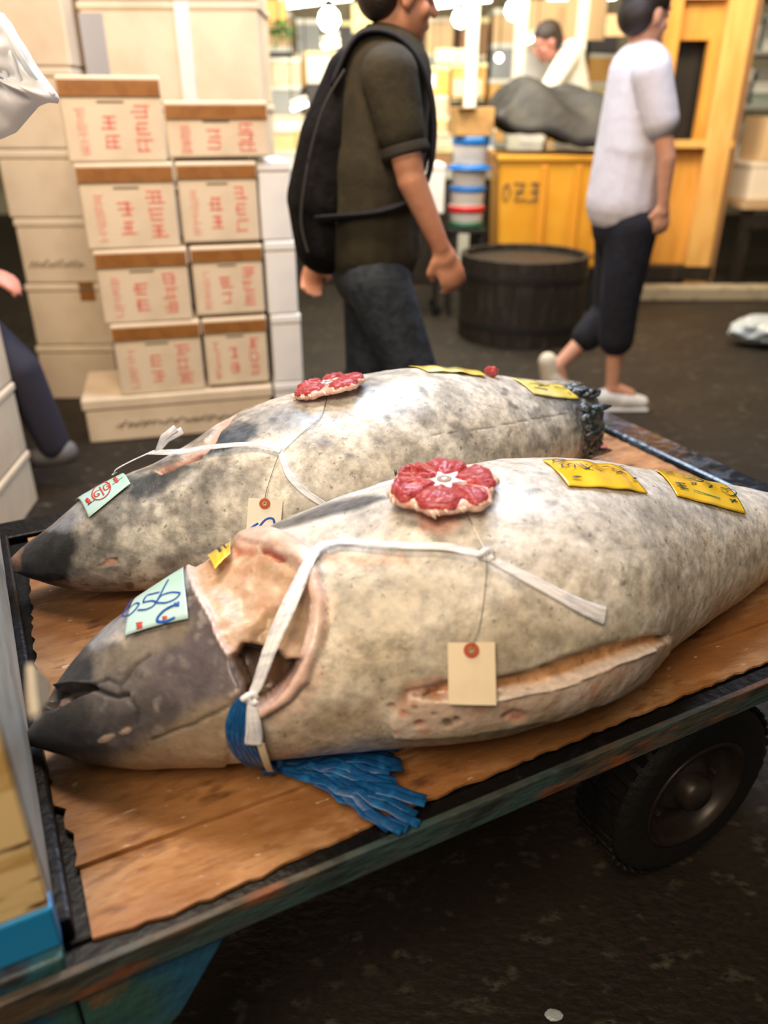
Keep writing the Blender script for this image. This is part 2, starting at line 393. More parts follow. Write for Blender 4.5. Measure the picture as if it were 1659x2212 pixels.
    def at(s, al, th, off=0):
        e = 1e-3; P = lambda a, t: s.surf(np.array([a]), np.array([t]))[0]
        p = P(al, th); n = np.cross(P(al, th + e) - p, P(al + e, th) - p); n = Vector(n).normalized()
        p = Vector(p)
        if (p - s.centre(p)).dot(n) < 0: n = -n
        return p + n * off, n

fish_m = bpy.data.materials.new('frozen_tuna_skin'); fish_m.use_nodes = True
def fish_mat():
    nt = fish_m.node_tree; b = nt.nodes['Principled BSDF']; L = nt.links.new
    at = N(nt, 'ShaderNodeAttribute', attribute_name='Col'); am = N(nt, 'ShaderNodeAttribute', attribute_name='Mot')
    sp = N(nt, 'ShaderNodeSeparateColor'); L(am.outputs['Color'], sp.inputs[0])
    tc = N(nt, 'ShaderNodeTexCoord')
    n1 = N(nt, 'ShaderNodeTexNoise'); n1.inputs['Scale'].default_value = 55; n1.inputs['Detail'].default_value = 7; n1.inputs['Roughness'].default_value = .65; L(tc.outputs['Object'], n1.inputs['Vector'])
    mr = N(nt, 'ShaderNodeMapRange', clamp=True); mr.inputs[1].default_value = .34; mr.inputs[2].default_value = .62; mr.inputs[3].default_value = .50; mr.inputs[4].default_value = 1.14; L(n1.outputs[0], mr.inputs[0])
    n2 = N(nt, 'ShaderNodeTexNoise'); n2.inputs['Scale'].default_value = 100; n2.inputs['Detail'].default_value = 2; L(tc.outputs['Object'], n2.inputs['Vector'])
    m2 = N(nt, 'ShaderNodeMapRange', clamp=True); m2.inputs[1].default_value = .655; m2.inputs[2].default_value = .72; m2.inputs[3].default_value = 1; m2.inputs[4].default_value = .42; L(n2.outputs[0], m2.inputs[0])
    mu = N(nt, 'ShaderNodeMath', operation='MULTIPLY'); L(mr.outputs[0], mu.inputs[0]); L(m2.outputs[0], mu.inputs[1])
    mm = N(nt, 'ShaderNodeMix', data_type='FLOAT'); mm.inputs[2].default_value = 1; L(mu.outputs[0], mm.inputs[3]); L(sp.outputs[0], mm.inputs[0])
    vm = N(nt, 'ShaderNodeVectorMath', operation='SCALE'); L(at.outputs['Color'], vm.inputs[0]); L(mm.outputs[0], vm.inputs['Scale'])
    L(vm.outputs[0], b.inputs['Base Color']); L(sp.outputs[1], b.inputs['Roughness'])
    n3 = N(nt, 'ShaderNodeTexNoise'); n3.inputs['Scale'].default_value = 70; n3.inputs['Detail'].default_value = 5; L(tc.outputs['Object'], n3.inputs['Vector'])
    bp = N(nt, 'ShaderNodeBump'); bp.inputs['Strength'].default_value = .42; bp.inputs['Distance'].default_value = .005; L(n3.outputs[0], bp.inputs['Height']); L(bp.outputs[0], b.inputs['Normal'])
    b.inputs['Coat Weight'].default_value = .22; b.inputs['Coat Roughness'].default_value = .25
    b.inputs['Specular IOR Level'].default_value = .5
fish_mat()
def build_fish(F, name, paint, root):
    G = F.G.reshape(-1, 3); Nv = F.Nn.reshape(-1, 3); uv = proj(G)
    view = np.array([0, 0, CAMH]) - G; view /= np.linalg.norm(view, axis=1, keepdims=True)
    vis = ss((Nv * view).sum(1), -.12, .06)
    al = np.repeat(F.al, F.nt); th = np.tile(F.th, F.ns)
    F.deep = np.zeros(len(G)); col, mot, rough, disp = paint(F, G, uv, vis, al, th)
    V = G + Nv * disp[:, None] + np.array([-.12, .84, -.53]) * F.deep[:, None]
    V[:, 2] = np.maximum(V[:, 2], BED + .0052)
    off = np.array(root.location)
    me = bpy.data.meshes.new(name); n = len(V)
    cap1 = V.reshape(F.ns, F.nt, 3)[0].mean(0); cap2 = V.reshape(F.ns, F.nt, 3)[-1].mean(0)
    V2 = np.concatenate([V, [cap1, cap2]]) - off
    tri = [(j, (j + 1) % F.nt, n) for j in range(F.nt)]; o = (F.ns - 1) * F.nt
    tri += [(o + (j + 1) % F.nt, o + j, n + 1) for j in range(F.nt)]
    me.from_pydata(V2.tolist(), [], F.faces.tolist() + tri)
    me.polygons.foreach_set('use_smooth', [True] * len(F.faces) + [False] * len(tri))
    c2 = np.ones((n + 2, 4)); c2[:n, :3] = np.clip(col, 0, 1); c2[n, :3] = col[0]; c2[n + 1, :3] = (.30, .07, .06)
    m2 = np.ones((n + 2, 4)); m2[:n, 0] = mot; m2[:n, 1] = rough; m2[n:, :2] = (.3, .4)
    for nm, arr in (('Col', c2), ('Mot', m2)):
        a = me.color_attributes.new(nm, 'FLOAT_COLOR', 'POINT'); a.data.foreach_set('color', arr.ravel())
    me.materials.append(fish_m)
    ob = bpy.data.objects.new('body', me); COL.objects.link(ob); ob.parent = root
    bm = bmesh.new(); bm.from_mesh(me); bmesh.ops.recalc_face_normals(bm, faces=bm.faces); bm.to_mesh(me); bm.free()
    return ob
def lay(col, m, c): return col * (1 - m[:, None]) + np.array(c) * m[:, None]

def paint_front(F, G, uv, vis, al, th):
    n = len(G); q = uv.copy()
    wob = np.stack([fbm(G, 45) - .5, fbm(G + 5, 45) - .5], 1)
    qw = uv + wob * 26; qs = uv + wob * 7
    big = fbm(G, 9); mid = fbm(G + 3, 24, 5); fin = fbm(G + 8, 70, 4)
    col = np.ones((n, 3)) * np.array([.60, .545, .46])
    col = lay(col, ss(mid, .5, .66) * .8, (.74, .70, .63))
    col = lay(col, ss(big, .52, .68) * .6, (.70, .60, .47))
    col = lay(col, ss(1 - mid, .52, .66) * .55, (.42, .37, .29))
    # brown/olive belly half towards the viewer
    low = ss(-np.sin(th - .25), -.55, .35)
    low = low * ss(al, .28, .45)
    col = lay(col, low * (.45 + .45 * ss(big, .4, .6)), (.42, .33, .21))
    # top light painted in as a paler upper side
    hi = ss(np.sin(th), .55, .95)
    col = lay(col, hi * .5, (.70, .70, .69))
    mot = np.full(n, .8); rough = np.full(n, .42); disp = (fbm(G, 14, 3) - .5) * .006 + (mid - .5) * .0022
    def reg(poly, c, soft=8, w=1, base=None, k=1.0):
        m = ss(sdf(qw if w == 2 else (qs if w else q), poly), -soft, soft) * vis * k
        return m
    # dark patch behind the collar
    m = reg([(700, 1220), (880, 1225), (1010, 1260), (1000, 1330), (860, 1380), (740, 1400), (690, 1380), (715, 1290)], 0, 50, 2); col = lay(col, m * .55, (.30, .26, .17)); 
    m = reg([(760, 1330), (1100, 1350), (1400, 1370), (1300, 1420), (1075, 1480), (850, 1500), (760, 1450)], 0, 50, 2); col = lay(col, m * .45, (.30, .235, .13))
    m = reg([(700, 1530), (830, 1500), (830, 1600), (560, 1650), (560, 1590)], 0, 30, 2); col = lay(col, m * .5, (.36, .23, .12))
    # blue-black dorsal streak with a blue-white highlight painted above it
    m = reg([(520, 1172), (600, 1128), (690, 1092), (790, 1068), (850, 1078), (760, 1105), (660, 1130), (590, 1150)], 0, 7, 1); col = lay(col, m * .95, (.05, .075, .105)); rough = rough * (1 - m) + .25 * m
    m = reg([(600, 1120), (700, 1078), (850, 1034), (860, 1050), (760, 1068), (690, 1090)], 0, 8, 1); col = lay(col, m * .9, (.60, .66, .74))
    m = reg([(860, 1095), (760, 1110), (770, 1170), (860, 1180), (870, 1140)], 0, 26, 2); col = lay(col, m * .35, (.16, .15, .15))
    for (x, y, r) in [(918, 1130, 30), (1270, 1160, 18), (1150, 1060, 14), (1480, 1070, 24), (1390, 1180, 6), (1465, 1182, 6), (1290, 1150, 7), (1200, 1090, 8), (1420, 1110, 40), (1530, 1110, 30), (1170, 1025, 7)]:
        m = ss(np.hypot(qw[:, 0] - x, (qw[:, 1] - y) * 1.4), r * 1.5, r * .5) * vis; col = lay(col, m * .5, (.17, .15, .14))
    m = reg([(900, 1105), (990, 1108), (1000, 1140), (950, 1158), (905, 1150)], 0, 14, 2); col = lay(col, m * .65, (.62, .26, .17))
    m = reg([(690, 1200), (870, 1195), (875, 1215), (790, 1222), (700, 1215)], 0, 10, 2); col = lay(col, m * .6, (.66, .34, .24))
    # ---------------- head
    head = [(40, 1700), (40, 1540), (108, 1500), (150, 1400), (270, 1290), (424, 1210), (414, 1250), (424, 1280), (441, 1312), (461, 1342), (473, 1372), (485, 1397), (500, 1420), (514, 1452), (528, 1485), (522, 1530), (500, 1580), (480, 1700)]
    mh = ss(sdf(qs, head), -3, 4) * np.maximum(vis, ss(al, .40, .34) * (1 - vis))
    hc = np.ones((n, 3)) * np.array([.105, .088, .085])
    hc = lay(hc, ss(mid, .5, .68) * .55, (.26, .23, .22)); hc = lay(hc, ss(fin, .60, .72) * .5, (.40, .36, .33))
    m = ss(sdf(qw, [(340, 1420), (500, 1330), (540, 1500), (420, 1520), (310, 1500)]), -25, 25); hc = lay(hc, m * .55, (.105, .085, .105))
    m = ss(sdf(qw, [(200, 1420), (330, 1370), (420, 1345), (400, 1390), (300, 1440), (215, 1470)]), -16, 16); hc = lay(hc, m * .6, (.27, .22, .15))
    m = ss(sdf(qw, [(190, 1400), (330, 1270), (440, 1205), (430, 1260), (300, 1370), (215, 1410)]), -10, 14); hc = lay(hc, m * .85, (.42, .43, .45))  # cool top light painted along the forehead edge
    m = ss(sdf(qw, [(250, 1375), (290, 1380), (280, 1400), (240, 1390)]), -10, 8); hc = lay(hc, m * .8, (.62, .55, .48))
    # jowl turning pale brown
    m = ss(sdf(qw, [(330, 1585), (430, 1530), (530, 1500), (540, 1680), (300, 1680), (250, 1640)]), -26, 26); hc = lay(hc, m * .85, (.42, .31, .20))
    m = ss(sdf(qw, [(40, 1530), (120, 1500), (190, 1500), (230, 1590), (220, 1700), (40, 1700)]), -22, 22); hc = lay(hc, m * .75, (.060, .055, .052))
    m = ss(sdf(qw, [(105, 1520), (160, 1430), (210, 1420), (205, 1482), (130, 1490)]), -10, 10); hc = lay(hc, m * .9, (.028, .028, .03))
    col = col * (1 - mh[:, None]) + hc * mh[:, None]
    rough = rough * (1 - mh) + .36 * mh; mot = mot * (1 - mh * .4)
    disp += mh * .004
    # jaw joints and cheek plates
    for lnn, wd, d, k in [([(205, 1486), (235, 1498), (262, 1507), (282, 1500)], 4, .004, .85), ([(282, 1500), (300, 1530), (300, 1560)], 3, .002, .5), ([(330, 1592), (420, 1560), (520, 1512)], 2.5, .003, .7), ([(270, 1480), (300, 1440), (330, 1420)], 3, .002, .5), ([(205, 1484), (240, 1470), (262, 1480), (270, 1500)], 3, .002, .5)]:
        m = ss(linedist(qs, lnn), wd * 2, wd * .4) * vis; disp -= m * d; col = lay(col, m * k, (.02, .018, .016))
    for (x, y, a, bb) in [(236, 1590, 19, 7), (278, 1575, 12, 6)]:
        m = ss(np.hypot((q[:, 0] - x) / a, (q[:, 1] - y + (q[:, 0] - x) * .35) / bb), 1.15, .85) * vis; col = lay(col, m, (.66, .50, .36)); disp += m * .0012
    # mouth gape
    gape = [(108, 1536), (110, 1510), (126, 1489), (160, 1484), (204, 1482), (215, 1490), (180, 1505), (150, 1520), (130, 1533)]
    m = ss(sdf(q, gape), -3, 4) * vis; col = lay(col, m, (.10, .07, .05)); disp -= m * .018
    m = ss(sdf(q, [(112, 1528), (118, 1505), (140, 1500), (146, 1515), (130, 1530)]), -4, 4) * vis; col = lay(col, m, (.50, .36, .30)); disp += m * .007
    m = ss(linedist(q, [(104, 1534), (108, 1512), (124, 1489), (165, 1480), (205, 1481)]), 5, 2) * vis; col = lay(col, m, (.012, .012, .012)); disp += m * .004
    # ---------------- gill opening: pale flesh, dark hollow, pink rim
    op = [(412, 1232), (422, 1266), (439, 1305), (459, 1335), (471, 1366), (483, 1391), (498, 1415), (512, 1447), (528, 1479), (526, 1512), (545, 1524), (559, 1517), (595, 1500), (620, 1474), (644, 1432), (659, 1396), (668, 1352), (671, 1291), (664, 1242), (644, 1218), (607, 1203), (585, 1186), (546, 1181), (517, 1174), (473, 1198), (430, 1222)]
    sd = sdf(qs, op); m = ss(sd, -2.5, 3) * vis
    fc = np.ones((n, 3)) * np.array([.58, .40, .28]); fc = lay(fc, ss(mid, .46, .60) * .6, (.68, .52, .40)); fc = lay(fc, ss(1 - fin, .52, .62) * .5, (.46, .29, .17)); fc = lay(fc, ss(fbm(G + 2, 38, 5), .55, .66) * .5, (.55, .30, .2))
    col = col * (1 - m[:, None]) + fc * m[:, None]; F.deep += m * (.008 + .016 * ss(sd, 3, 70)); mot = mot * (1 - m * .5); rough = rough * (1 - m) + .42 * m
    disp += m * (fbm(G + 4, 32, 4) - .5) * .012
    m = ss(sdf(qw, [(575, 1330), (660, 1290), (668, 1352), (655, 1400), (520, 1410), (540, 1370)]), -16, 18) * vis * ss(sd, 0, 6); col = lay(col, m * .75, (.33, .22, .12)); F.deep += m * .010
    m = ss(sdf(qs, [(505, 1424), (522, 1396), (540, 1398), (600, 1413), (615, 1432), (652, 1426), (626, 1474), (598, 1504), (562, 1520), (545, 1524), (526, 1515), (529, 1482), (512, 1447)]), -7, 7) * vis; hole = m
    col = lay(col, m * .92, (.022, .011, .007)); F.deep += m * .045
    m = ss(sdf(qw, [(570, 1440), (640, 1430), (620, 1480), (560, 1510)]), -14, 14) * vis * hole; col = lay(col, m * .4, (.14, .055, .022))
    m = ss(sdf(qw, [(560, 1180), (600, 1186), (625, 1208), (600, 1215), (565, 1200)]), -7, 5) * vis; col = lay(col, m * .9, (.30, .035, .02)); disp -= m * .004
    m = ss(sdf(qw, [(505, 1180), (550, 1182), (545, 1200), (515, 1200)]), -9, 6) * vis; col = lay(col, m * .6, (.50, .13, .08))
    # ragged pale edge of the cut cheek
    m = ss(linedist(qs, [(414, 1232), (424, 1268), (441, 1306), (461, 1338), (473, 1368), (485, 1393), (500, 1417)]), 8, 3) * vis; col = lay(col, m * .8, (.74, .56, .50)); disp += m * .004
    m = ss(linedist(qs, [(500, 1417), (514, 1449), (530, 1482), (505, 1502)]), 6, 2) * vis; col = lay(col, m * .7, (.42, .33, .27)); disp += m * .003
    # rim
    rimpl = [(566, 1534), (618, 1500), (651, 1462), (672, 1405), (688, 1355), (690, 1300), (676, 1248), (655, 1206), (620, 1178), (575, 1165), (530, 1170)]
    ld = linedist(qs, rimpl); wr = np.interp(uv[:, 1], [1160, 1200, 1260, 1400, 1480, 1530], [20, 26, 14, 18, 16, 12]); m = ss(ld, wr * 1.15, wr * .75) * vis
    rc = lay(np.ones((n, 3)) * np.array([.72, .50, .43]), ss(mid, .5, .6) * .7, (.80, .66, .60)); rc = lay(rc, ss(fin, .56, .66) * .5, (.66, .33, .27))
    col = col * (1 - m[:, None]) + rc * m[:, None]; disp += np.sqrt(np.clip(1 - (ld / (wr * 1.15)) ** 2, 0, 1)) * vis * .012; rough = rough * (1 - m) + .22 * m; mot = mot * (1 - m * .7)
    m = ss(linedist(qs, [(570, 1524), (618, 1482), (652, 1434), (676, 1372), (682, 1300)]), 6, 1.5) * vis; col = lay(col, m * .35, (.40, .28, .33)); disp -= m * .002
    m = ss(sdf(qw, [(560, 1535), (640, 1488), (680, 1430), (705, 1450), (660, 1530), (590, 1570)]), -16, 14) * vis; col = lay(col, m * .55, (.68, .45, .36)); rough = rough * (1 - m) + .22 * m
    m = ss(sdf(qw, [(700, 1280), (730, 1285), (712, 1370), (706, 1400), (690, 1400)]), -6, 8) * vis; col = lay(col, m * .7, (.72, .50, .38))
    # ---------------- belly slit and flap
    flap = [(838, 1545), (880, 1510), (960, 1500), (1075, 1500), (1180, 1478), (1300, 1432), (1420, 1378), (1450, 1380), (1440, 1412), (1394, 1462), (1336, 1500), (1290, 1520), (1200, 1555), (1080, 1575), (900, 1595), (850, 1590)]
    sd = sdf(qw * .35 + qs * .65, flap); m = ss(sd, -5, 7) * vis
    pc = lay(np.ones((n, 3)) * np.array([.66, .50, .39]), ss(mid, .48, .6) * .7, (.74, .62, .54)); pc = lay(pc, ss(fin, .57, .68) * .6, (.62, .30, .2))
    col = col * (1 - m[:, None]) + pc * m[:, None]; mot = mot * (1 - m * .6); disp += m * .006
    m = ss(sdf(qw, [(1000, 1560), (1180, 1535), (1290, 1500), (1290, 1530), (1180, 1575), (1000, 1600), (850, 1612), (850, 1595)]), -6, 8) * vis; col = lay(col, m * .75, (.50, .40, .27))
    slit = [(905, 1500), (960, 1478), (1075, 1468), (1160, 1446), (1290, 1402), (1400, 1372), (1450, 1370), (1400, 1396), (1300, 1436), (1180, 1480), (1075, 1502), (960, 1506)]
    sd = sdf(qs, slit); m = ss(sd, -2, 4) * vis
    oc = lay(np.ones((n, 3)) * np.array([.47, .235, .095]), ss(mid, .45, .6) * .6, (.56, .32, .16))
    col = col * (1 - m[:, None]) + oc * m[:, None]; F.deep += m * .014; rough = rough * (1 - m) + .3 * m
    m = ss(linedist(qs, [(880, 1496), (960, 1476), (1075, 1468), (1160, 1446), (1290, 1400), (1340, 1388)]), 7, 2) * vis; col = lay(col, m * .6, (.13, .05, .03)); disp -= m * .004
    m = ss(linedist(qs, [(960, 1502), (1075, 1499), (1180, 1478), (1300, 1434), (1400, 1396)]), 9, 4) * vis; col = lay(col, m * .8, (.78, .68, .60)); disp += m * .004
    m = ss(sdf(qw, [(870, 1475), (960, 1462), (968, 1500), (900, 1510), (850, 1530)]), -8, 8) * vis; col = lay(col, m * .55, (.42, .17, .10))
    for (x, y, r, c) in [(845, 1525, 9, (.25, .08, .04)), (905, 1555, 11, (.48, .15, .08)), (965, 1552, 12, (.10, .06, .04)), (985, 1545, 9, (.12, .07, .05)), (895, 1522, 6, (.2, .08, .05)), (1090, 1542, 9, (.35, .20, .14)), (1110, 1540, 22, (.72, .34, .24)), (870, 1535, 10, (.52, .2, .12)), (935, 1535, 6, (.15, .08, .06))]:
        m = ss(np.hypot(qs[:, 0] - x, (qs[:, 1] - y) * 1.6), r * 1.3, r * .6) * vis; col = lay(col, m * .8, c); disp -= m * .003
    # thin scratches, lateral line
    for pl_ in [[(735, 1305), (800, 1280), (850, 1250)], [(880, 1345), (860, 1400)], [(1180, 1240), (1240, 1236), (1320, 1232)], [(1290, 1190), (1440, 1178)]]:
        m = ss(linedist(q, pl_), 2.2, .6) * vis; col = lay(col, m * .45, (.25, .2, .16))
    return col, mot, rough, disp

def paint_back(F, G, uv, vis, al, th):
    n = len(G); q = uv
    wob = np.stack([fbm(G, 45) - .5, fbm(G + 5, 45) - .5], 1); qw = uv + wob * 26; qs = uv + wob * 8
    big = fbm(G + 20, 9); mid = fbm(G + 23, 26, 5); fin = fbm(G + 28, 60, 4)
    col = np.ones((n, 3)) * np.array([.58, .55, .485])
    col = lay(col, ss(mid, .48, .64) * .8, (.72, .70, .64)); col = lay(col, ss(big, .5, .66) * .5, (.68, .61, .50)); col = lay(col, ss(1 - mid, .52, .62) * .5, (.33, .31, .28))
    mot = np.full(n, .85); rough = np.full(n, .42); disp = (fbm(G + 6, 14, 3) - .5) * .006 + (mid - .5) * .002
    V = np.maximum(vis, 0)
    # darker mottled head half
    m = ss(qw[:, 0], 640, 420) * vis; col = lay(col, m * (.25 + .5 * ss(1 - mid, .42, .6)), (.17, .165, .155))
    m = ss(qw[:, 1], 860, 1000) * 0
    m = ss(sdf(qw, [(20, 1190), (100, 1140), (150, 1100), (165, 1190), (150, 1240), (160, 1290), (20, 1290)]), -14, 14); col = lay(col, m * .95, (.022, .02, .02)); rough = rough * (1 - m) + .3 * m
    m = ss(sdf(qs, [(28, 1240), (26, 1200), (44, 1178), (54, 1184), (46, 1200), (48, 1232)]), -4, 4) * vis; col = lay(col, m * .8, (.42, .22, .13))
    m = ss(sdf(qw, [(100, 1150), (170, 1080), (200, 1060), (200, 1090), (140, 1150)]), -8, 8) * vis; col = lay(col, m * .7, (.42, .43, .48))
    m = ss(sdf(qw, [(270, 1030), (400, 1000), (430, 1010), (330, 1070), (290, 1080)]), -14, 12) * vis; col = lay(col, m * .9, (.04, .05, .06))
    m = ss(sdf(qw, [(430, 1000), (540, 1010), (520, 1060), (400, 1070)]), -20, 20) * vis; col = lay(col, m * .4, (.1, .1, .1))
    # blue-black collar patch
    m = ss(sdf(qw, [(450, 960), (475, 915), (520, 900), (560, 920), (560, 950), (500, 970), (455, 985)]), -10, 10) * vis; col = lay(col, m * .9, (.05, .075, .11)); rough = rough * (1 - m) + .2 * m
    m = ss(sdf(qw, [(540, 890), (640, 870), (700, 900), (640, 935), (560, 940)]), -16, 16) * vis; col = lay(col, m * .55, (.15, .17, .2))
    # gill opening on the far side
    gp = [(330, 1015), (390, 985), (440, 948), (474, 908), (505, 886), (512, 894), (478, 925), (455, 968), (430, 990), (385, 1008), (345, 1024)]
    m = ss(sdf(qs, gp), -4, 5) * vis; col = lay(col, m, (.60, .40, .33)); disp -= m * .008; mot = mot * (1 - m * .7)
    m = ss(linedist(qs, [(350, 1014), (400, 996), (428, 982)]), 9, 5) * vis; col = lay(col, m * .9, (.26, .045, .02)); disp -= m * .006
    # tail end
    m = ss(sdf(qw, [(1205, 828), (1360, 820), (1360, 1020), (1250, 1010), (1258, 940), (1225, 880)]), -22, 16); col = lay(col, m * .9, (.045, .055, .06)); disp += m * (fbm(G, 90, 3) - .5) * .012; rough = rough * (1 - m) + .22 * m
    m = ss(sdf(qw, [(1150, 850), (1260, 870), (1300, 920), (1270, 950), (1230, 900)]), -22, 20); col = lay(col, m * .75, (.14, .15, .16))
    for (x, y, r) in [(997, 883, 6), (1104, 935, 7), (1110, 878, 8), (985, 915, 14), (915, 845, 8), (1090, 845, 8), (1175, 965, 16), (800, 840, 30), (920, 900, 22), (590, 910, 8), (1200, 930, 14), (1000, 935, 20), (1155, 890, 10), (840, 900, 12), (700, 960, 16), (760, 990, 12)]:
        m = ss(np.hypot(qw[:, 0] - x, (qw[:, 1] - y) * 1.3), r * 1.5, r * .4) * vis; col = lay(col, m * .6, (.14, .13, .13))
    m = ss(linedist(q, [(930, 940), (1060, 922), (1180, 900), (1225, 893)]), 2, .6) * vis; col = lay(col, m * .7, (.1, .09, .08)); disp -= m * .001
    m = ss(sdf(q, [(212, 1226), (232, 1208), (250, 1205), (256, 1218), (235, 1222)]), -3, 3) * vis; col = lay(col, m, (.62, .36, .27)); disp -= m * .004
    m = ss(sdf(q, [(240, 1208), (254, 1203), (252, 1212)]), -3, 3) * vis; col = lay(col, m, (.10, .03, .02))
    m = ss(np.hypot(q[:, 0] - 281, q[:, 1] - 1266), 12, 6) * vis; col = lay(col, m * .9, (.03, .03, .03))
    for c_, r_ in [([(190, 1100), (235, 1150), (215, 1200)], 9), ([(330, 1095), (325, 1120), (345, 1130)], 5)]:
        m = ss(linedist(qw, c_), r_ * 2, r_) * vis; col = lay(col, m * .5, (.1, .1, .09))
    m = ss(sdf(qw, [(120, 1250), (300, 1262), (480, 1240), (480, 1300), (120, 1300)]), -10, 12) * vis; col = lay(col, m * .35, (.32, .24, .16))
    return col, mot, rough, disp

FF = Fish(FRONT); FB = Fish(BACK)
tuna1 = thing('tuna', 'large headed frozen tuna in front, open gill hole, tied with white and blue bands', 'fish', (.1, .86, BED), world=True)
build_fish(FF, 'body', paint_front, tuna1)
tuna2 = thing('tuna', 'frozen tuna lying behind, pale mottled skin, black snout against headboard', 'fish', (-.05, 1.3, BED), world=True)
build_fish(FB, 'body', paint_back, tuna2)
# ---------------------------------------------------------------- things lying on the fish
def patch(F, corners, nu, nv, off=.0022, wave=0, seed=1, wob=.0):
    """grid on the body between four pixel corners (tl, tr, br, bl), bilinear along / around the body"""
    r = random.Random(seed); pr = []
    for c in corners:
        if len(c) == 3: p, n = F.hit(c[0], c[1]); a, t = F.par(p); pr.append((a, t - c[2]))
        else: p, n = F.hit(*c); pr.append(F.par(p))
    ph = [r.uniform(0, 6) for _ in range(6)]
    P, NN = [], []
    for i in range(nu + 1):
        rowp, rown = [], []; x = i / nu
        for j in range(nv + 1):
            y = j / nv
            g = [((1 - x) * (1 - y), 0), (x * (1 - y), 1), (x * y, 2), ((1 - x) * y, 3)]
            a = sum(k * pr[m][0] for k, m in g); t = sum(k * pr[m][1] for k, m in g)
            o = off + wave * (1 + math.sin(x * 17 + ph[0] + y * 2.5) * .6 + math.sin(x * 8 + ph[1] - y * 3) * .4) * (.35 + .65 * abs(math.sin(3.14 * x)))
            p, n = F.at(a, t, o); rowp.append(p); rown.append(n)
        P.append(rowp); NN.append(rown)
    return P, NN
def stroke(F, mb, pts, wpx, off=.0034, n=None):
    pp, nn = [], []
    # resample
    q = [pts[0]]
    for a, b in zip(pts[:-1], pts[1:]):
        k = max(1, int(math.hypot(b[0] - a[0], b[1] - a[1]) / 5))
        q += [(a[0] + (b[0] - a[0]) * t / k, a[1] + (b[1] - a[1]) * t / k) for t in range(1, k + 1)]
    for (u, v) in q:
        p, nr = F.hit(u, v, off); pp.append(p); nn.append(nr)
    d = (pp[0] - CAMP).length
    mb.tube(pp, wpx / FPX * d * .5, 6, flat=(1, .12), up=nn)
def curve(c, k=8):
    out = []; c = [c[0]] + list(c) + [c[-1]]
    for i in range(1, len(c) - 2):
        p0, p1, p2, p3 = (np.array(c[j], float) for j in (i - 1, i, i + 1, i + 2))
        for t in range(k):
            t /= k; out.append(tuple(.5 * (2 * p1 + (p2 - p0) * t + (2 * p0 - 5 * p1 + 4 * p2 - p3) * t * t + (3 * p1 - p0 - 3 * p2 + p3) * t ** 3)))
    out.append(tuple(np.array(c[-2], float))); return out
yel = mat('yellow_glossy_label', (.92, .55, .01), .22, noise=(8, (.94, .62, .05), .45, .6), coat=.7)
yel2 = mat('pale_yellow_label', (.84, .70, .12), .22, noise=(8, (.9, .82, .35), .45, .6), coat=.8)
mint = mat('mint_label', (.42, .66, .56), .4, noise=(6, (.50, .72, .70), .4, .6), coat=.25)
ink = mat('dark_ink', (.02, .05, .05), .4); blue_ink = mat('blue_marker', (.005, .08, .42), .35); red_ink = mat('red_print', (.62, .05, .035), .5); navy = mat('navy_print', (.03, .05, .18), .4)
def sticker(name, label, F, cor, m, wave, seed, marks, cut=None, nu=40, nv=14, lift=.0022):
    P, NN = patch(F, cor, nu, nv, lift, wave, seed)
    t = thing(name, label, 'label', tuple(P[nu // 2][nv // 2]), world=True)
    MB().sheet(P, NN, .0006).build('paper', m, t, smooth=True, fix=False)
    for nm, mm, wpx, ps in marks:
        b = MB()
        for p in ps: stroke(F, b, p, wpx, lift + .0016 + wave * 1.4)
        b.build(nm, mm, t, smooth=True)
    return t
def Z(ox, oy, s, pts): return [(ox + x * s, oy + y * s) for x, y in pts]
z3 = lambda p: Z(1160, 980, 240 / 1659, p); z4 = lambda p: Z(1400, 1000, 240 / 1659, p); z1 = lambda p: Z(230, 1180, 330 / 1659, p); z2 = lambda p: Z(150, 1000, 190 / 1659, p)
def kan(x, y, s, sl=.2): # small dense starlike mark
    return [[(x - s, y - s * .2), (x + s, y + s * .3)], [(x - s * .2, y - s), (x + s * .2, y + s)], [(x - s * .7, y - s * .8), (x + s * .7, y + s * .8)], [(x + s * .7, y - s * .6), (x - s * .7, y + s * .6)]]
sticker('sticker', 'large wavy yellow sticker marked 2 and 3 beside the red tail slice', FF, [(1171, 998), (1338, 1012), (1396, 1069), (1226, 1054)], yel, .0018, 2, [
    ('marking', ink, 3.6, [z3(curve([(430, 175), (380, 155), (300, 152), (225, 165), (250, 185), (320, 185), (385, 165), (400, 155)], 5)), z3(curve([(430, 275), (380, 265), (350, 235), (390, 220), (440, 240), (450, 222), (500, 215), (545, 240), (540, 268)], 5)),
        z3([(560, 215), (700, 285), (820, 315)]), z3([(620, 210), (760, 290)]), z3([(700, 225), (880, 300), (940, 325)]), z3([(690, 290), (760, 270), (800, 240)]), z3([(940, 262), (1040, 250), (1120, 295)]), z3([(1000, 245), (1160, 320), (1250, 350)]), z3([(1150, 340), (1230, 325)]), z3([(1100, 275), (1200, 310), (1300, 375)]),
        z3([(500, 408), (580, 400), (640, 410)]), z3([(520, 415), (620, 412)])]),
    ('dot', ink, 5, [z3([(1210, 240), (1265, 250)]), z3([(1395, 410), (1450, 430)]), z3([(1400, 430), (1440, 420)]), z3([(1225, 300), (1280, 310)])])])
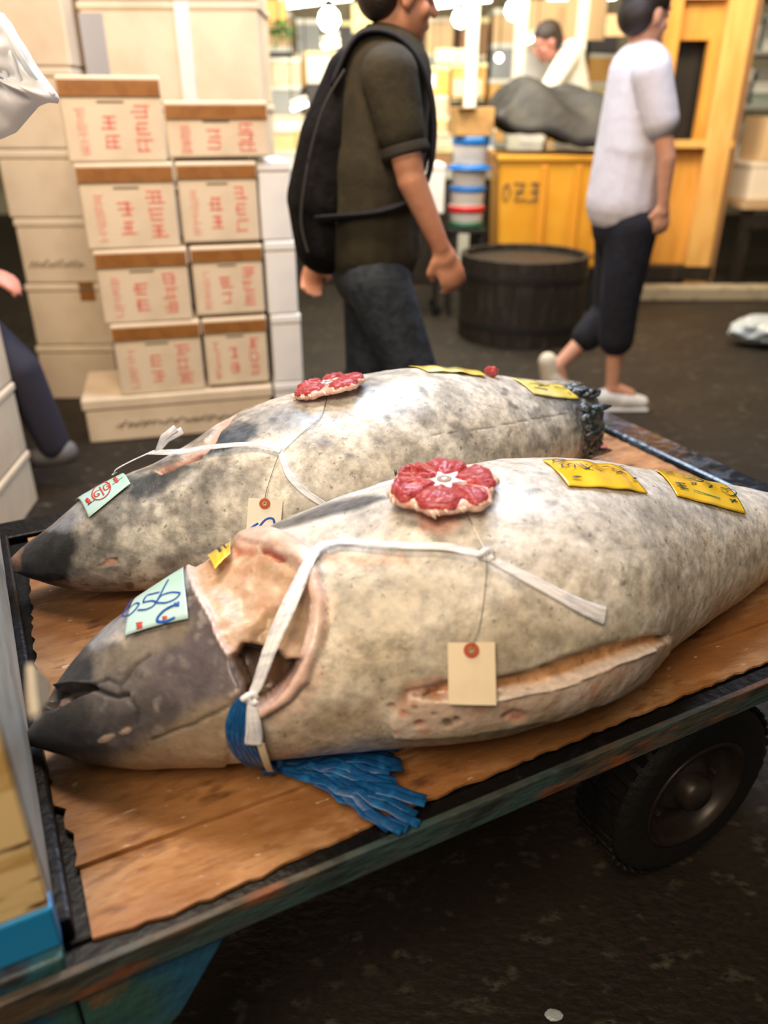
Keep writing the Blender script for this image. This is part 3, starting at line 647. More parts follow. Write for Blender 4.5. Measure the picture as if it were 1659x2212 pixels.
sticker('sticker', 'second yellow sticker near the right edge with starlike mark and green dash', FF, [(1411, 1016), (1560, 1048), (1609, 1112), (1460, 1074)], yel, .0008, 5, [
    ('marking', ink, 3.4, [z4([(230, 180), (370, 215)]), z4([(260, 175), (350, 180)]), z4(curve([(490, 230), (560, 270), (640, 290), (760, 315), (800, 300), (720, 280)], 5)), z4([(580, 250), (700, 275)]), z4([(600, 320), (690, 355)]), z4([(620, 345), (700, 340)]), z4([(830, 330), (930, 370)]),
        z4([(380, 330), (520, 350)]), z4([(400, 370), (540, 390)]), z4([(440, 405), (570, 430)]), z4([(430, 330), (500, 420)]), z4([(870, 370), (930, 400)]), z4([(880, 400), (930, 375)]), z4(curve([(1050, 405), (1130, 420), (1240, 440), (1290, 490), (1230, 525), (1150, 500), (1060, 440)], 5)), z4([(1130, 455), (1170, 465)]), z4([(1180, 570), (1300, 610)]), z4([(1210, 610), (1270, 580)])]),
    ('dash', mat('green_ink', (.03, .25, .18), .4), 3.4, [z4([(640, 435), (820, 495), (1040, 562)])])])
sticker('sticker', 'mint label with handwritten blue 656 on head of front tuna', FF, [(405, 1243, .40), (300, 1316, .34), (280, 1383), (416, 1344)], mint, 0, 3, [
    ('handwriting', blue_ink, 4.4, [z1(curve([(725, 430), (690, 490), (640, 590), (600, 660)], 6)), z1(curve([(600, 665), (650, 600), (740, 565), (820, 562), (850, 575), (800, 630), (700, 670), (600, 672)], 6)), z1(curve([(632, 562), (560, 580), (495, 600), (460, 650), (460, 675)], 5)), z1(curve([(460, 672), (540, 655), (590, 665), (560, 710), (480, 745), (400, 752)], 6)),
        z1(curve([(335, 645), (300, 700), (265, 760), (240, 815), (300, 810), (370, 750), (410, 690), (370, 685), (300, 740), (262, 770)], 6))]),
    ('bold_mark', blue_ink, 7, [z1(curve([(840, 690), (780, 700), (700, 740), (640, 790), (610, 840), (625, 868), (700, 865), (800, 820)], 6)), z1([(830, 660), (835, 705), (790, 680), (835, 680)])]),
    ('red_mark', red_ink, 4.5, [z1([(385, 890), (450, 880)]), z1([(390, 915), (450, 912)]), z1([(390, 945), (450, 930)]), z1([(405, 885), (410, 945)]), z1([(430, 880), (435, 940)]), z1([(665, 820), (715, 812)]), z1([(670, 842), (715, 832)])]),
    ('printed_line', navy, 2.4, [z1([(720, 385), (800, 340), (870, 308)])])], nu=36, nv=18, lift=.0085)
sticker('sticker', 'small folded yellow sticker on cut edge above gill hole', FF, [(453, 1213, .12), (507, 1178, .10), (503, 1205), (470, 1238)], yel, .0005, 4, [('marking', ink, 3.2, kan(480, 1197, 6) + [curve([(500, 1180), (490, 1186), (495, 1194), (503, 1190)], 4)])], nu=16, nv=10, lift=.006)
sticker('sticker', 'mint label with red circled number on head of back tuna', FB, [(166, 1081, .25), (262, 1024, .28), (285, 1050), (196, 1122)], mint, 0, 6, [
    ('red_circle', red_ink, 3.0, [z2([(640 + 175 * math.cos(t) * .98 + 12 * math.sin(t), 585 - 120 * math.cos(t) * .62 + 145 * math.sin(t)) for t in [k * .3 for k in range(22)]])]),
    ('number', red_ink, 3.0, [z2(curve([(640, 560), (570, 580), (510, 630), (530, 690), (590, 670), (600, 640), (560, 640)], 5)), z2([(610, 520), (690, 660)]), z2(curve([(780, 450), (700, 480), (680, 530), (720, 570), (780, 530), (770, 490), (730, 510)], 5))]),
    ('star_mark', red_ink, 3.6, [z2(s) for s in kan(915, 380, 48)]), ('star_mark', red_ink, 3.6, [z2(s) for s in kan(400, 770, 52)]),
    ('printed_line', navy, 2.0, [z2([(240, 690), (600, 480), (970, 215)]), z2([(390, 850), (520, 750)]), z2([(850, 470), (1040, 330)])])], nu=30, nv=16, lift=.005)
sticker('sticker', 'crinkled yellow sticker on the crest of back tuna', FB, [(905, 799, .25), (1045, 808, .25), (1050, 816), (925, 806)], yel2, .002, 7, [], nu=40, nv=8)
sticker('sticker', 'pale yellow sticker near the tail end of back tuna', FB, [(1115, 825, .12), (1215, 838, .12), (1250, 863), (1152, 853)], yel2, .001, 8, [('marking', ink, 2.6, [[(1140, 831), (1170, 836)], [(1160, 838), (1185, 836)], [(1195, 840), (1222, 843)], [(1150, 840), (1180, 846)]])], nu=30, nv=10)

# ---- red tail slices with white bone star
meat = mat('red_tuna_meat', (.47, .040, .048), .30, noise=[(60, (.58, .095, .11), .45, .62), (150, (.66, .20, .18), .60, .74)], bump=(130, .8), coat=.35, sss=.08, stretch=(1, 3.5, 1))
meat2 = mat('dark_tuna_meat', (.34, .02, .025), .3, noise=(70, (.48, .06, .05), .45, .6), bump=(110, .4), coat=.5, stretch=(3, 1, 1))
fat = mat('pink_fat', (.72, .40, .32), .35, noise=[(40, (.80, .58, .48), .5, .6), (60, (.58, .20, .15), .6, .7)], bump=(70, .4), coat=.4)
bone = mat('white_bone', (.70, .68, .70), .35, noise=(50, (.55, .48, .50), .55, .65), coat=.3); bonedk = mat('marrow_ring', (.36, .27, .22), .35)
meat3 = mat('light_muscle_line', (.62, .17, .16), .35, coat=.4)
pale_fat = mat('pale_skin_edge', (.80, .62, .52), .4, coat=.3)
def slice_(name, label, F, u, v, rad, lobes, tilt, spin, off=.006, squash=1, hol=(1, 2)):
    p, n = F.hit(u, v, off)
    M = Matrix.Translation(p + tilt.normalized() * .004) @ tilt.normalized().to_track_quat('Z', 'Y').to_matrix().to_4x4() @ Matrix.Rotation(spin, 4, 'Z')
    t = thing(name, label, 'fish slice', tuple(p), world=True)
    r = random.Random(4)
    sk = MB(); n_ = 72; prof = []
    def edge(a):
        e = .74
        for la, lr, lw in lobes: e = max(e, lr * (1.02 - .24 * min(1, abs(((a - la + math.pi) % (2 * math.pi)) - math.pi) / (lw * .62)) ** 2))
        return e
    rings = [(.0, 0), (.5, 0), (.93, 0), (1.0, .12), (1.01, .4), (.98, .7), (.90, .88), (.5, .9), (.0, .9)]
    vs, fs = [], []
    er = [edge(2 * math.pi * k / n_) + r.uniform(-.030, .030) + .03 * math.sin(k * .9) for k in range(n_)]
    for ri, (rr, zz) in enumerate(rings):
        for k in range(n_):
            a = 2 * math.pi * k / n_; e = er[k] * rad * rr
            vs.append((e * math.cos(a), e * math.sin(a) * squash, zz * rad * .20 + (r.uniform(-.002, .002) if 0 < rr < 1 else 0)))
    for i in range(len(rings) - 1):
        for k in range(n_): fs.append((i * n_ + k, i * n_ + (k + 1) % n_, (i + 1) * n_ + (k + 1) % n_, (i + 1) * n_ + k))
    sk.add(vs, fs, M).build('skin_and_fat', fat, t, smooth=True)
    for li, (la, lr, lw) in enumerate(lobes):
        hollow = li in hol; nr, na = 16, 40; vs, fs = [], []; hs = (1.0, .72, 1.12, .85, 1.05, .7, .95)[li % 7]
        def petal(x, a, up=0.0):
            rx = .5 * (lr - .17) * x * math.cos(a); wob = .97 + .07 * math.sin(3 * a + li * 2) + .05 * math.sin(7 * a + li)
            ww = lr * math.sin(lw / 2) * (.66 + .34 * math.cos(a)) * x * math.sin(a) * 1.0 * wob
            h = .19 + .125 * hs * (1 - x ** 3.2)
            if hollow: h = .19 + .115 * hs * math.exp(-((x - .74) / .22) ** 2) + .02
            px = (lr + .17) / 2 + rx * wob
            h += .030 * (n3((px, ww, li), 9) - .5) + .014 * math.sin(ww * 34 + px * 9 + li) * (x < .97) * (.3 + x)
            return Vector((px * rad, ww * rad * squash, ((h if x < 1 else .14) + up) * rad))
        for i in range(nr + 1):
            for k in range(na): vs.append(tuple(petal(i / nr, 2 * math.pi * k / na)))
        for i in range(nr):
            for k in range(na): fs.append((i * na + k, i * na + (k + 1) % na, (i + 1) * na + (k + 1) % na, (i + 1) * na + k))
        T = M @ Matrix.Rotation(la, 4, 'Z')
        MB().add(vs, fs, T).build('meat_lobe', meat, t, smooth=True)
        if hollow:
            vs = [tuple(petal(x, 2 * math.pi * k / na, .012)) for x in (0.001, .2, .38, .5) for k in range(na)]
            fs = [(i * na + k, i * na + (k + 1) % na, (i + 1) * na + (k + 1) % na, (i + 1) * na + k) for i in range(3) for k in range(na)]
            MB().add(vs, fs, T).build('dark_hollow', meat2, t, smooth=True)
        for q in range(4):
            x = .30 + .17 * q
            if hollow and x < .6: continue
            a0 = (-.2 if (li + q) % 2 else -2.4); pts = [T @ petal(x + .02 * math.sin(k), a0 + 2.4 * k / 14, .004) for k in range(15)]
            MB().tube(pts, [rad * .0065 * math.sin(math.pi * (k + .6) / 15.2) for k in range(15)], 5).build('muscle_line', meat3, t, smooth=True)
    # ragged pale scraps of skin along the rim
    for k in range(16):
        a = r.uniform(math.pi * .95, math.pi * 2.15); e = er[int(a / (2 * math.pi) * n_) % n_] * rad * .99; p0_ = M @ Vector((e * math.cos(a), e * math.sin(a) * squash, rad * .13)); p1_ = M @ Vector((e * 1.05 * math.cos(a + .08), e * 1.05 * math.sin(a + .08) * squash, rad * r.uniform(.0, .1)))
        MB().tube([p0_, p0_.lerp(p1_, .5), p1_], [rad * .03, rad * r.uniform(.03, .05), rad * .012], 6).build('skin_scrap', pale_fat, t, smooth=True)
    # bone star
    st = []
    angs = sorted(lobes, key=lambda l: l[0] % (2 * math.pi)); m = len(angs)
    for i in range(m):
        a0 = angs[i][0] % (2 * math.pi); a1 = angs[(i + 1) % m][0] % (2 * math.pi)
        if a1 < a0: a1 += 2 * math.pi
        md = (a0 + a1) / 2
        st += [(.21 * math.cos(a0) * rad, .21 * math.sin(a0) * rad * squash), (.25 * math.cos(md - .25) * rad, .30 * math.sin(md - .25) * rad * squash), (.44 * math.cos(md) * rad, .44 * math.sin(md) * rad * squash), (.25 * math.cos(md + .3) * rad, .25 * math.sin(md + .3) * rad * squash)]
    MB().prism(st, .17 * rad, .245 * rad, M).build('bone_star', bone, t, bevel=.0006)
    MB().lathe([(.13, .235), (.14, .262), (.115, .272), (.095, .262), (.085, .25), (.0, .252)], M @ Matrix.Diagonal((rad, rad * squash, rad, 1)), 28).build('vertebra_ring', bonedk, t, smooth=True)
    MB().lathe([(.055, .25), (.055, .262), (.04, .268), (.0, .27)], M @ Matrix.Diagonal((rad, rad * squash, rad, 1)), 16).build('marrow', bone, t, smooth=True)
    return t, M
lob = [(R(150), .98, R(74)), (R(190), .98, R(30)), (R(222), .98, R(44)), (R(268), 1.06, R(66)), (R(325), 1.02, R(78)), (R(18), 1.06, R(42)), (R(82), 1.00, R(78))]
lob2 = [(R(70), 1.0, R(80)), (R(140), 1.02, R(70)), (R(205), .98, R(58)), (R(275), .95, R(74)), (R(345), 1.12, R(70))]
sl1, M1 = slice_('tail_slice', 'round slice of red meat with white bone centre on front tuna', FF, 960, 1070, .0615, lob, Vector((-.04, -.02, 1)), R(-4), off=.002, hol=(2, 3))
sl2, M2 = slice_('tail_slice', 'tilted slice of pink meat on shoulder of back tuna', FB, 715, 846, .058, lob2, Vector((-.20, .12, 1)), R(0), off=.0, hol=(3,))
# small dark fin tuft by the slice, meat scraps
fin_m = mat('black_fin', (.02, .022, .024), .4)
def finlet(F, u, v, s, seed, label):
    p, n = F.hit(u, v, -.002); r = random.Random(seed); b = MB()
    for k in range(7):
        a = r.uniform(0, 6.28); b.tube([p, p + n * s * r.uniform(.3, .6) + Vector((math.cos(a), math.sin(a), 0)) * s * .4, p + n * s * r.uniform(.6, 1) + Vector((math.cos(a) + .5, math.sin(a), .1)) * s * r.uniform(.3, .9)], [s * .16, s * .12, s * .03], 5)
    o = b.build('fin_stub', fin_m, None); tag(o, label, 'fin'); return o
o = finlet(FF, 862, 1028, .012, 2, 'x'); del o['label']; del o['category']; o.parent = tuna1; o.matrix_parent_inverse = Matrix.Translation(-Vector(tuna1.location))
def scrap(u, v, F, s, seed, label, z=None):
    if F: p, n = F.hit(u, v, 0)
    else: p, n = at_z(u, v, z), Vector((0, 0, 1))
    bm = bmesh.new(); bmesh.ops.create_icosphere(bm, subdivisions=3, radius=s); r = random.Random(seed)
    for vv in bm.verts:
        f = 1 + .28 * math.sin(vv.co.x / s * 3 + seed) * math.cos(vv.co.y / s * 4 + seed * 2) + .1 * math.sin(vv.co.z / s * 9)
        vv.co = vv.co * f; vv.co.z *= .8
    for f in bm.faces: f.smooth = True
    me = bpy.data.meshes.new('meat_scrap'); bm.to_mesh(me); bm.free(); me.materials.append(meat)
    o = bpy.data.objects.new('meat_scrap', me); COL.objects.link(o); o.location = p + n * s * .75; tag(o, label, 'meat'); return o
scrap(1060, 812, FB, .012, 1, 'little red lump of meat on the crest of the back tuna')
scrap(1303, 974, None, .008, 2, 'small pink scrap on plywood right of back tuna tail', .5705)
scrap(1150, 986, None, .006, 3, 'tiny pink scrap between the two tuna', .5705)

# ---- ribbons
white_r = mat('white_plastic_band', (.86, .86, .90), .35, noise=(30, (.60, .62, .70), .45, .62), bump=(60, .15), coat=.35, stretch=(1, 5, 1))
blue_r = mat('blue_plastic_band', (.004, .075, .24), .4, noise=(60, (.01, .14, .38), .52, .66), bump=(120, .2), coat=.25)
def ribbon(F, pts, widths, off=.007, th=.10, offs=None, lift=None):
    c = curve([(a[0], a[1], b, (offs[i] if offs else off)) for i, (a, b) in enumerate(zip(pts, widths))], 9)
    P, NN, W = [], [], []
    for (u, v, wd, of) in c:
        p, n = F.hit(u, v, of); P.append(p); NN.append(n); W.append(wd / FPX * (p - CAMP).length * .5)
    NN = [sum((NN[max(0, min(len(NN) - 1, i + k))] for k in range(-3, 4)), Vector()).normalized() for i in range(len(NN))]
    return MB().tube(P, W, 14, flat=(1, th), up=NN), P, NN, W
def folds(P, NN, W, k, th):
    b = MB()
    for q in range(k):
        s = -.7 + 1.4 * q / max(1, k - 1); pp = []
        for i, p in enumerate(P):
            t = (P[min(i + 1, len(P) - 1)] - P[max(i - 1, 0)]).normalized(); a = t.cross(NN[i]).normalized()
            pp.append(p + a * W[i] * (s + .08 * math.sin(i * .5 + q)) + NN[i] * W[i] * th)
        b.tube(pp, [x * .07 for x in W], 5)
    return b
band = thing('white_band', 'white plastic band tied across the open gill and side of front tuna', 'band', tuple(FF.hit(700, 1190)[0]), world=True)
for pts, wd, offs in [([(548, 1500), (566, 1468), (592, 1405), (628, 1330), (655, 1270), (678, 1220), (698, 1190), (725, 1180)], [16, 24, 30, 36, 32, 27, 24, 26], [.010, .012, .014, .016, .014, .012, .009, .007]),
                      ([(712, 1186), (735, 1178), (800, 1181), (880, 1186), (960, 1188), (1000, 1196), (1045, 1206)], [20, 22, 17, 18, 20, 16, 13], [.007] * 7),
                      ([(1045, 1206), (1080, 1226), (1140, 1256), (1210, 1292), (1260, 1316), (1298, 1330)], [13, 18, 24, 27, 32, 38], [.007] * 6),
                      ([(548, 1504), (551, 1530), (553, 1560), (552, 1590)], [15, 26, 34, 38], [.010, .012, .012, .012])]:
    b, P, NN, W = ribbon(FF, pts, wd, offs=offs); b.build('band_length', white_r, band, smooth=True)
    folds(P, NN, W, 3, .09).build('band_fold', white_r, band, smooth=True)
for (u, v, s, of) in [(547, 1503, .006, .012), (1047, 1207, .0062, .009)]:
    p, n = FF.hit(u, v, of); b = MB(); b.tube([p + Vector((s * 1.2 * math.cos(a * .9), s * .5 * math.sin(a * 1.7), s * .9 * math.sin(a * .9))) for a in range(8)], s * .55, 8); b.build('knot', white_r, band, smooth=True)
band2 = thing('white_band', 'white plastic band over the shoulder of back tuna with loose forked end', 'band', tuple(FB.hit(420, 990)[0]), world=True)
for pts, wd, offs in [([(246, 1022), (242, 1004), (262, 998), (330, 998), (400, 990), (470, 974), (540, 967), (580, 970), (608, 980)], [15, 18, 20, 20, 20, 15, 12, 11, 14], [.010, .014, .016, .018, .014, .010, .008, .008, .008]),
                      ([(606, 978), (615, 1005), (630, 1035), (660, 1065), (700, 1090)], [12, 15, 17, 15, 13], [.006] * 5)]:
    b, P, NN, W = ribbon(FB, pts, wd, offs=offs); b.build('band_length', white_r, band2, smooth=True); folds(P, NN, W, 3, .09).build('band_fold', white_r, band2, smooth=True)
p0 = FB.hit(350, 995, .016)[0]
for du, dv in [(380, 925), (394, 930)]:
    d = ray(du, dv); p3 = CAMP + d * ((p0 - CAMP).dot(Vector((0, 1, 0))) / d.y); p2 = p0.lerp(p3, .5) + Vector((-.004, 0, .004))
    MB().tube([p0, p2, p3], [.004, .006, .006], 8, flat=(1, .25), up=(0, -1, .4)).build('loose_end', white_r, band2, smooth=True)
bb = thing('blue_band', 'wide blue plastic band round throat of front tuna ending in shredded tail', 'band', tuple(FF.hit(570, 1600)[0]), world=True)
b, P, NN, W = ribbon(FF, [(529, 1508), (520, 1535), (519, 1570), (527, 1605), (545, 1632), (572, 1652)], [24, 44, 58, 56, 48, 30], offs=[.006, .006, .006, .006, .006, .006]); b.build('band_length', blue_r, bb, smooth=True)
folds(P, NN, W, 5, .10).build('band_fold', blue_r, bb, smooth=True)
b, P, NN, W = ribbon(FF, [(566, 1588), (572, 1610), (580, 1635), (586, 1646)], [16, 16, 14, 12], offs=[.012] * 4); b.build('white_tail', mat('cream_band', (.66, .55, .38), .5), bb, smooth=True)
kn = at_z(592, 1657, BED + .016)
MB().tube([kn + Vector((.008 * math.cos(a), .007 * math.sin(a * 1.3), .007 * math.sin(a * 2))) for a in [k * .8 for k in range(9)]], .0065, 8).build('knot', blue_r, bb, smooth=True)
rf = random.Random(11)
ends = [(858, 1618), (850, 1634), (868, 1660), (842, 1672), (856, 1690), (848, 1700), (920, 1735), (918, 1748), (900, 1760), (905, 1785), (880, 1800), (868, 1808), (840, 1795), (800, 1765), (865, 1648), (836, 1625)]
nedge = lambda x, y: y + .035
for i, (eu, ev) in enumerate(ends):
    e = at_z(eu, ev, BED + .010 if i < 6 or i in (14, 15) else BED + .004); pts = []; wds = []
    for k in range(11):
        t = k / 10; p = kn.lerp(e, t); side = Vector((-(e - kn).y, (e - kn).x, 0)).normalized()
        p = p + side * (math.sin(t * 3.1) * rf.uniform(-.004, .008)) + Vector((0, 0, .010 * math.sin(t * 3.14) + .0025 * math.sin(t * 9 + i)))
        q = p - O0; yl = q.dot(E2)
        p.z = max(p.z, BED + .0045 + .0030 * (i % 4))
        pts.append(p); wds.append(.0026 + .0034 * min(1, t * 1.5))
    MB().tube(pts, wds, 8, flat=(1, .16), up=(rf.uniform(-.3, .3), rf.uniform(-.3, .1), 1)).build('shred', blue_r, bb, smooth=True)

# ---- hanging paper tags with wire
card = mat('cream_card', (.78, .66, .47), .65, noise=(20, (.72, .60, .42), .5, .7)); card2 = mat('wet_white_card', (.76, .73, .62), .4, noise=(14, (.85, .84, .80), .55, .62), coat=.4); ring_r = mat('red_eyelet', (.42, .07, .02), .5)
wire = mat('thin_wire', (.22, .21, .20), .3, metal=.7); brass = mat('dull_brass', (.45, .33, .15), .35, metal=.7)
def tagcard(label, F, cor, hole, m, wires, marks=None, offn=.006):
    ctr = (sum(c[0] for c in cor) / 4, sum(c[1] for c in cor) / 4)
    p, n = F.hit(*ctr, offn)
    view = (CAMP - p).normalized(); n = (n * .45 + view * .55).normalized()
    # push out until no corner is inside the body
    for _ in range(40):
        ok = True
        for (u, v) in list(cor) + [((cor[0][0] + cor[1][0]) / 2, cor[0][1]), ((cor[2][0] + cor[3][0]) / 2, cor[2][1])]:
            d = ray(u, v).normalized(); t = (p - CAMP).dot(n) / d.dot(n); h = F.bvh.ray_cast(CAMP, d)
            if h[0] is not None and h[3] < t + .004: ok = False
        if ok: break
        p = p + n * .0015
    P = []
    for (u, v) in cor:
        d = ray(u, v); P.append(CAMP + d * ((p - CAMP).dot(n) / d.dot(n)))
    t = thing('paper_tag', label, 'tag', tuple(p), world=True)
    g = [[P[0].lerp(P[3], j / 6).lerp(P[1].lerp(P[2], j / 6), i / 4) + n * (.0012 * math.sin(i / 4 * 3.14)) for j in range(7)] for i in range(5)]
    MB().sheet(g, [[n] * 7] * 5, .0007).build('card', m, t, fix=False)
    d = ray(*hole); h = CAMP + d * ((p - CAMP).dot(n) / d.dot(n)) + n * .0022
    Mx = Matrix.Translation(h) @ n.to_track_quat('Z', 'Y').to_matrix().to_4x4()
    MB().lathe([(.0030, 0), (.0080, 0), (.0080, .0008), (.0030, .0008)], Mx, 28, cap=False).build('eyelet_ring', ring_r, t)
    MB().lathe([(.0016, .0004), (.0034, .0004), (.0034, .0016), (.0016, .0016)], Mx, 20, cap=False).build('eyelet', brass, t)
    if marks:
        b = MB()
        for mk in marks:
            pp = []
            for (u, v) in curve(mk, 6):
                dd = ray(u, v); pp.append(CAMP + dd * ((p - CAMP).dot(n) / dd.dot(n)) + n * .0022)
            b.tube(pp, .0016, 6, flat=(1, .2), up=n)
        b.build('handwriting', blue_ink, t)
    for ws in wires:
        pp = [h + n * .001] + [F.hit(u, v, o)[0] for (u, v, o) in ws]
        c = curve([tuple(x) for x in pp], 6); MB().tube(c, .00045, 5).build('wire', wire, t)
    return t
tagcard('blank cream card tag with red eyelet hanging on side of front tuna', FF, [(967, 1388), (1069, 1387), (1072, 1523), (969, 1521)], (1018, 1404), card, [[(1024, 1380, .008), (1036, 1350, .004), (1046, 1280, .004), (1048, 1210, .008), (1030, 1160, .004), (1008, 1115, .004), (996, 1100, .006)]])
tagcard('white card tag with blue handwriting on back tuna', FB, [(537, 1075), (611, 1081), (605, 1150), (531, 1160)], (572, 1088), card2, [[(576, 1065, .006), (590, 1020, .004), (606, 980, .007)]],
        [[(538, 1145), (548, 1136), (558, 1130)], [(556, 1148), (566, 1130), (578, 1120), (590, 1121), (593, 1132)]])
MB_w = MB(); pp = [FB.hit(u, v, .003)[0] for u, v in [(708, 856), (700, 885), (686, 910), (650, 940), (612, 975)]]; MB_w.tube(curve([tuple(x) for x in pp], 5), .0005, 5)
o = MB_w.build('wire', wire, None); tag(o, 'thin wire from the slice on back tuna down to white band', 'wire')

b = MB(); rr = random.Random(8)
for k in range(26):
    th = 1.7 + k * .105 + rr.uniform(-.08, .08); a0 = 1.085 + rr.uniform(-.02, .03); p, n = FB.at(a0, th, .001); q = p + Vector((FB.a[0], FB.a[1], 0)) * rr.uniform(.02, .06) + n * rr.uniform(-.002, .004) + Vector((0, 0, rr.uniform(-.01, .01)))
    b.tube([p, p.lerp(q, .3) + n * .003, p.lerp(q, .7) + n * .002, q], [.004, rr.uniform(.008, .014), rr.uniform(.006, .012), .002], 7, flat=(1, .22), up=n)
b.build('tail_fin_stub', mat('wet_black_fin', (.02, .028, .034), .18, noise=(60, (.10, .14, .18), .6, .7), bump=(90, .7), coat=.6), tuna2, smooth=True)
# ---------------------------------------------------------------- foam boxes on the left
foam = mat('warm_lit_foam', (.72, .60, .45), .75, noise=(5, (.64, .52, .38), .45, .65), bump=(150, .15)); foamw = mat('white_foam', (.78, .77, .76), .7, noise=(5, (.70, .69, .70), .45, .65), bump=(150, .15))  # foam is white foam with warm light put into its cream colour
tape = mat('brown_tape', (.30, .125, .032), .35, noise=(20, (.25, .10, .025), .5, .6), coat=.3); redp = mat('red_box_print', (.70, .17, .14), .6); pinkp = mat('faded_red_print', (.74, .36, .28), .6); dark = mat('charcoal_mark', (.10, .085, .06), .7); gtape = mat('grey_tape', (.36, .36, .38), .45)
def glyph(mb, cx, cz, w, h, r, th, y):
    """a printed block of strokes, too blurred to read: bars across, bars down"""
    nb = r.choice((2, 3, 3)); 
    for k in range(nb):
        z = cz + h * (.42 - .84 * k / (nb - 1)); ww = w * r.uniform(.6, 1); mb.box((cx + r.uniform(-.1, .1) * w, y, z), (ww, .0012, th))
    for k in range(r.choice((1, 2, 2))):
        x = cx + w * r.uniform(-.35, .35); mb.box((x, y, cz + r.uniform(-.1, .1) * h), (th * .9, .0012, h * r.uniform(.6, 1)))
def foam_box(name, label, size, loc, rz, m=foam, marked=0, lid=.05, group=None, seed=1, cat='box', slot=True):
    W, D, Hh = size; t = thing(name, label, cat, loc, rz, group); r = random.Random(seed)
    hb_ = Hh - lid
    MB().box((0, 0, hb_ / 2), (W * .975, D * .975, hb_)).build('box_body', m, t, bevel=.008)
    MB().box((0, 0, Hh - (lid + .008 * bool(marked)) / 2), (W, D, lid + .008 * bool(marked))).build('lid', m, t, bevel=.008)
    y = -D * .4875 - .0007
    if marked:
        MB().box((0, -D / 2 - .001, Hh - .014 - lid * .42), (W * .97, .002, lid * .84)).build('brown_tape', tape, t)
        if slot: MB().box((-.01 * W, y, hb_ * .90), (W * .26, .002, .006)).build('label_slit', dark, t)
        for n_, x_, z_, dz_, w_, h_, th_, m_ in ((4, -.31, .74, .18, .11, .14, .005, pinkp), (2, -.04, .60, .28, .17, .2, .006, redp), (3, .27, .76, .25, .18, .19, .006, redp)):
            for k in range(n_):
                mb = MB(); glyph(mb, W * x_, hb_ * (z_ - dz_ * k), W * w_, hb_ * h_, r, th_, y); mb.build('printed_character', m_, t)
    return t
bx0 = at_z(190, 960, 0); bx1 = at_z(585, 925, 0); PH = math.atan2(bx1.y - bx0.y, bx1.x - bx0.x); G1 = Vector((math.cos(PH), math.sin(PH), 0)); G2 = Vector((-G1.y, G1.x, 0))
def stackpos(a, b, z): return bx0 + G1 * a + G2 * b + Vector((0, 0, z))
t = foam_box('foam_box', 'wide low foam box with long black scribble, bottom of the marked stack', (.80, .42, .195), stackpos(.40, .21, 0), PH)
mb = MB(); r = random.Random(8)
for k in range(26):
    x = -.27 + .021 * k; mb.tube([(x + r.uniform(-.01, .01), -.2065, .055 + r.uniform(0, .01)), (x + .018, -.2065, .085 + r.uniform(-.01, .008)), (x + .034, -.2065, .06 + r.uniform(0, .02))], .0022, 5)
mb.build('scribble', dark, t)
rows = [(.197, .300), (.499, .288), (.789, .308), (1.099, .285)]
labs = ['lowest', 'third from top', 'second from top', 'topmost']
offL = [.160, .142, .122, .104]; offR = [.525, .508, .490, .480]; WL = [.358, .358, .358, .362]; WR = [.27, .29, .31, .385]
for i, (z, h) in enumerate(rows):
    foam_box('foam_box', 'foam box with red print and brown tape, %s of left marked column' % labs[i], (WL[i], .36, h), stackpos(offL[i] + WL[i] / 2, .19, z), PH + R((.5, -.6, .8, 1.2)[i]), marked=1, seed=4 + i, lid=.062, group='red printed foam boxes')
    hh = h if i < 3 else .205
    foam_box('foam_box', 'foam box with red print and brown tape, %s of right marked column' % labs[i], (WR[i], .36, hh - .012), stackpos(offR[i] + WR[i] / 2, .20, z + .012), PH + R((.4, .4, -.4, -3.5)[i]), marked=1, seed=14 + i, lid=.055, group='red printed foam boxes')
# white column just right of the marked stack
for i, (z, h, a, lab) in enumerate([(0.0, .19, .878, 'bottom'), (.192, .30, .882, 'second up'), (.494, .30, .875, 'third up'), (.796, .30, .868, 'fourth up')]):
    foam_box('foam_box', 'plain white foam box, %s of the narrow column right of red print' % lab, (.13, .36, h), stackpos(a, .22, z), PH, m=foamw, seed=30 + i, lid=.04, group='white foam boxes beside the marked stack')
# tall plain stacks behind
lab2 = ['bottom', 'second from bottom', 'third from bottom', 'fourth from bottom', 'fifth from bottom', 'sixth from bottom', 'top']
zz = 0
for i, h in enumerate([.27, .29, .285, .28, .31, .30, .32]):
    t = foam_box('foam_box', 'plain cream foam box, %s of the far left stack' % lab2[i], (.37, .40, h - .004), (-1.495 + (.008 * ((i * 7) % 3)), 3.92, zz), R(2), seed=50 + i, lid=.035, group='cream foam boxes in the far left stack')
    if i == 2:
        mb = MB(); r = random.Random(9)
        for k in range(11):
            x = -.15 + .022 * k; mb.tube([(x, -.197, .07), (x + .02, -.197, .10 + r.uniform(-.01, .01)), (x + .03, -.197, .075)], .0026, 5)
        mb.build('scribble', dark, t)
    if i == 1: MB().box((.10, -.1985, .255), (.07, .003, .085)).build('brown_tape', tape, t)
    zz += h
zz = 0
for i, h in enumerate([.32, .33, .32, .33, .38, .38]):
    t = foam_box('carton', 'large cream carton, %s of the broad stack behind the red print' % ['bottom', 'second', 'third', 'fourth', 'fifth', 'top'][i], (.76, .42, h - .004), (-.905, 4.08, zz), R(1.5), m=foam, seed=60 + i, lid=.03, group='large cream cartons behind the marked stack')
    if i == 4: MB().box((-.325, -.2065, .19), (.10, .003, .29)).build('grey_tape', gtape, t)
    if i in (4, 5): MB().box((.055, -.2105, h / 2), (.06, .004, h * .985)).build('white_strip', foamw, t)
    zz += h
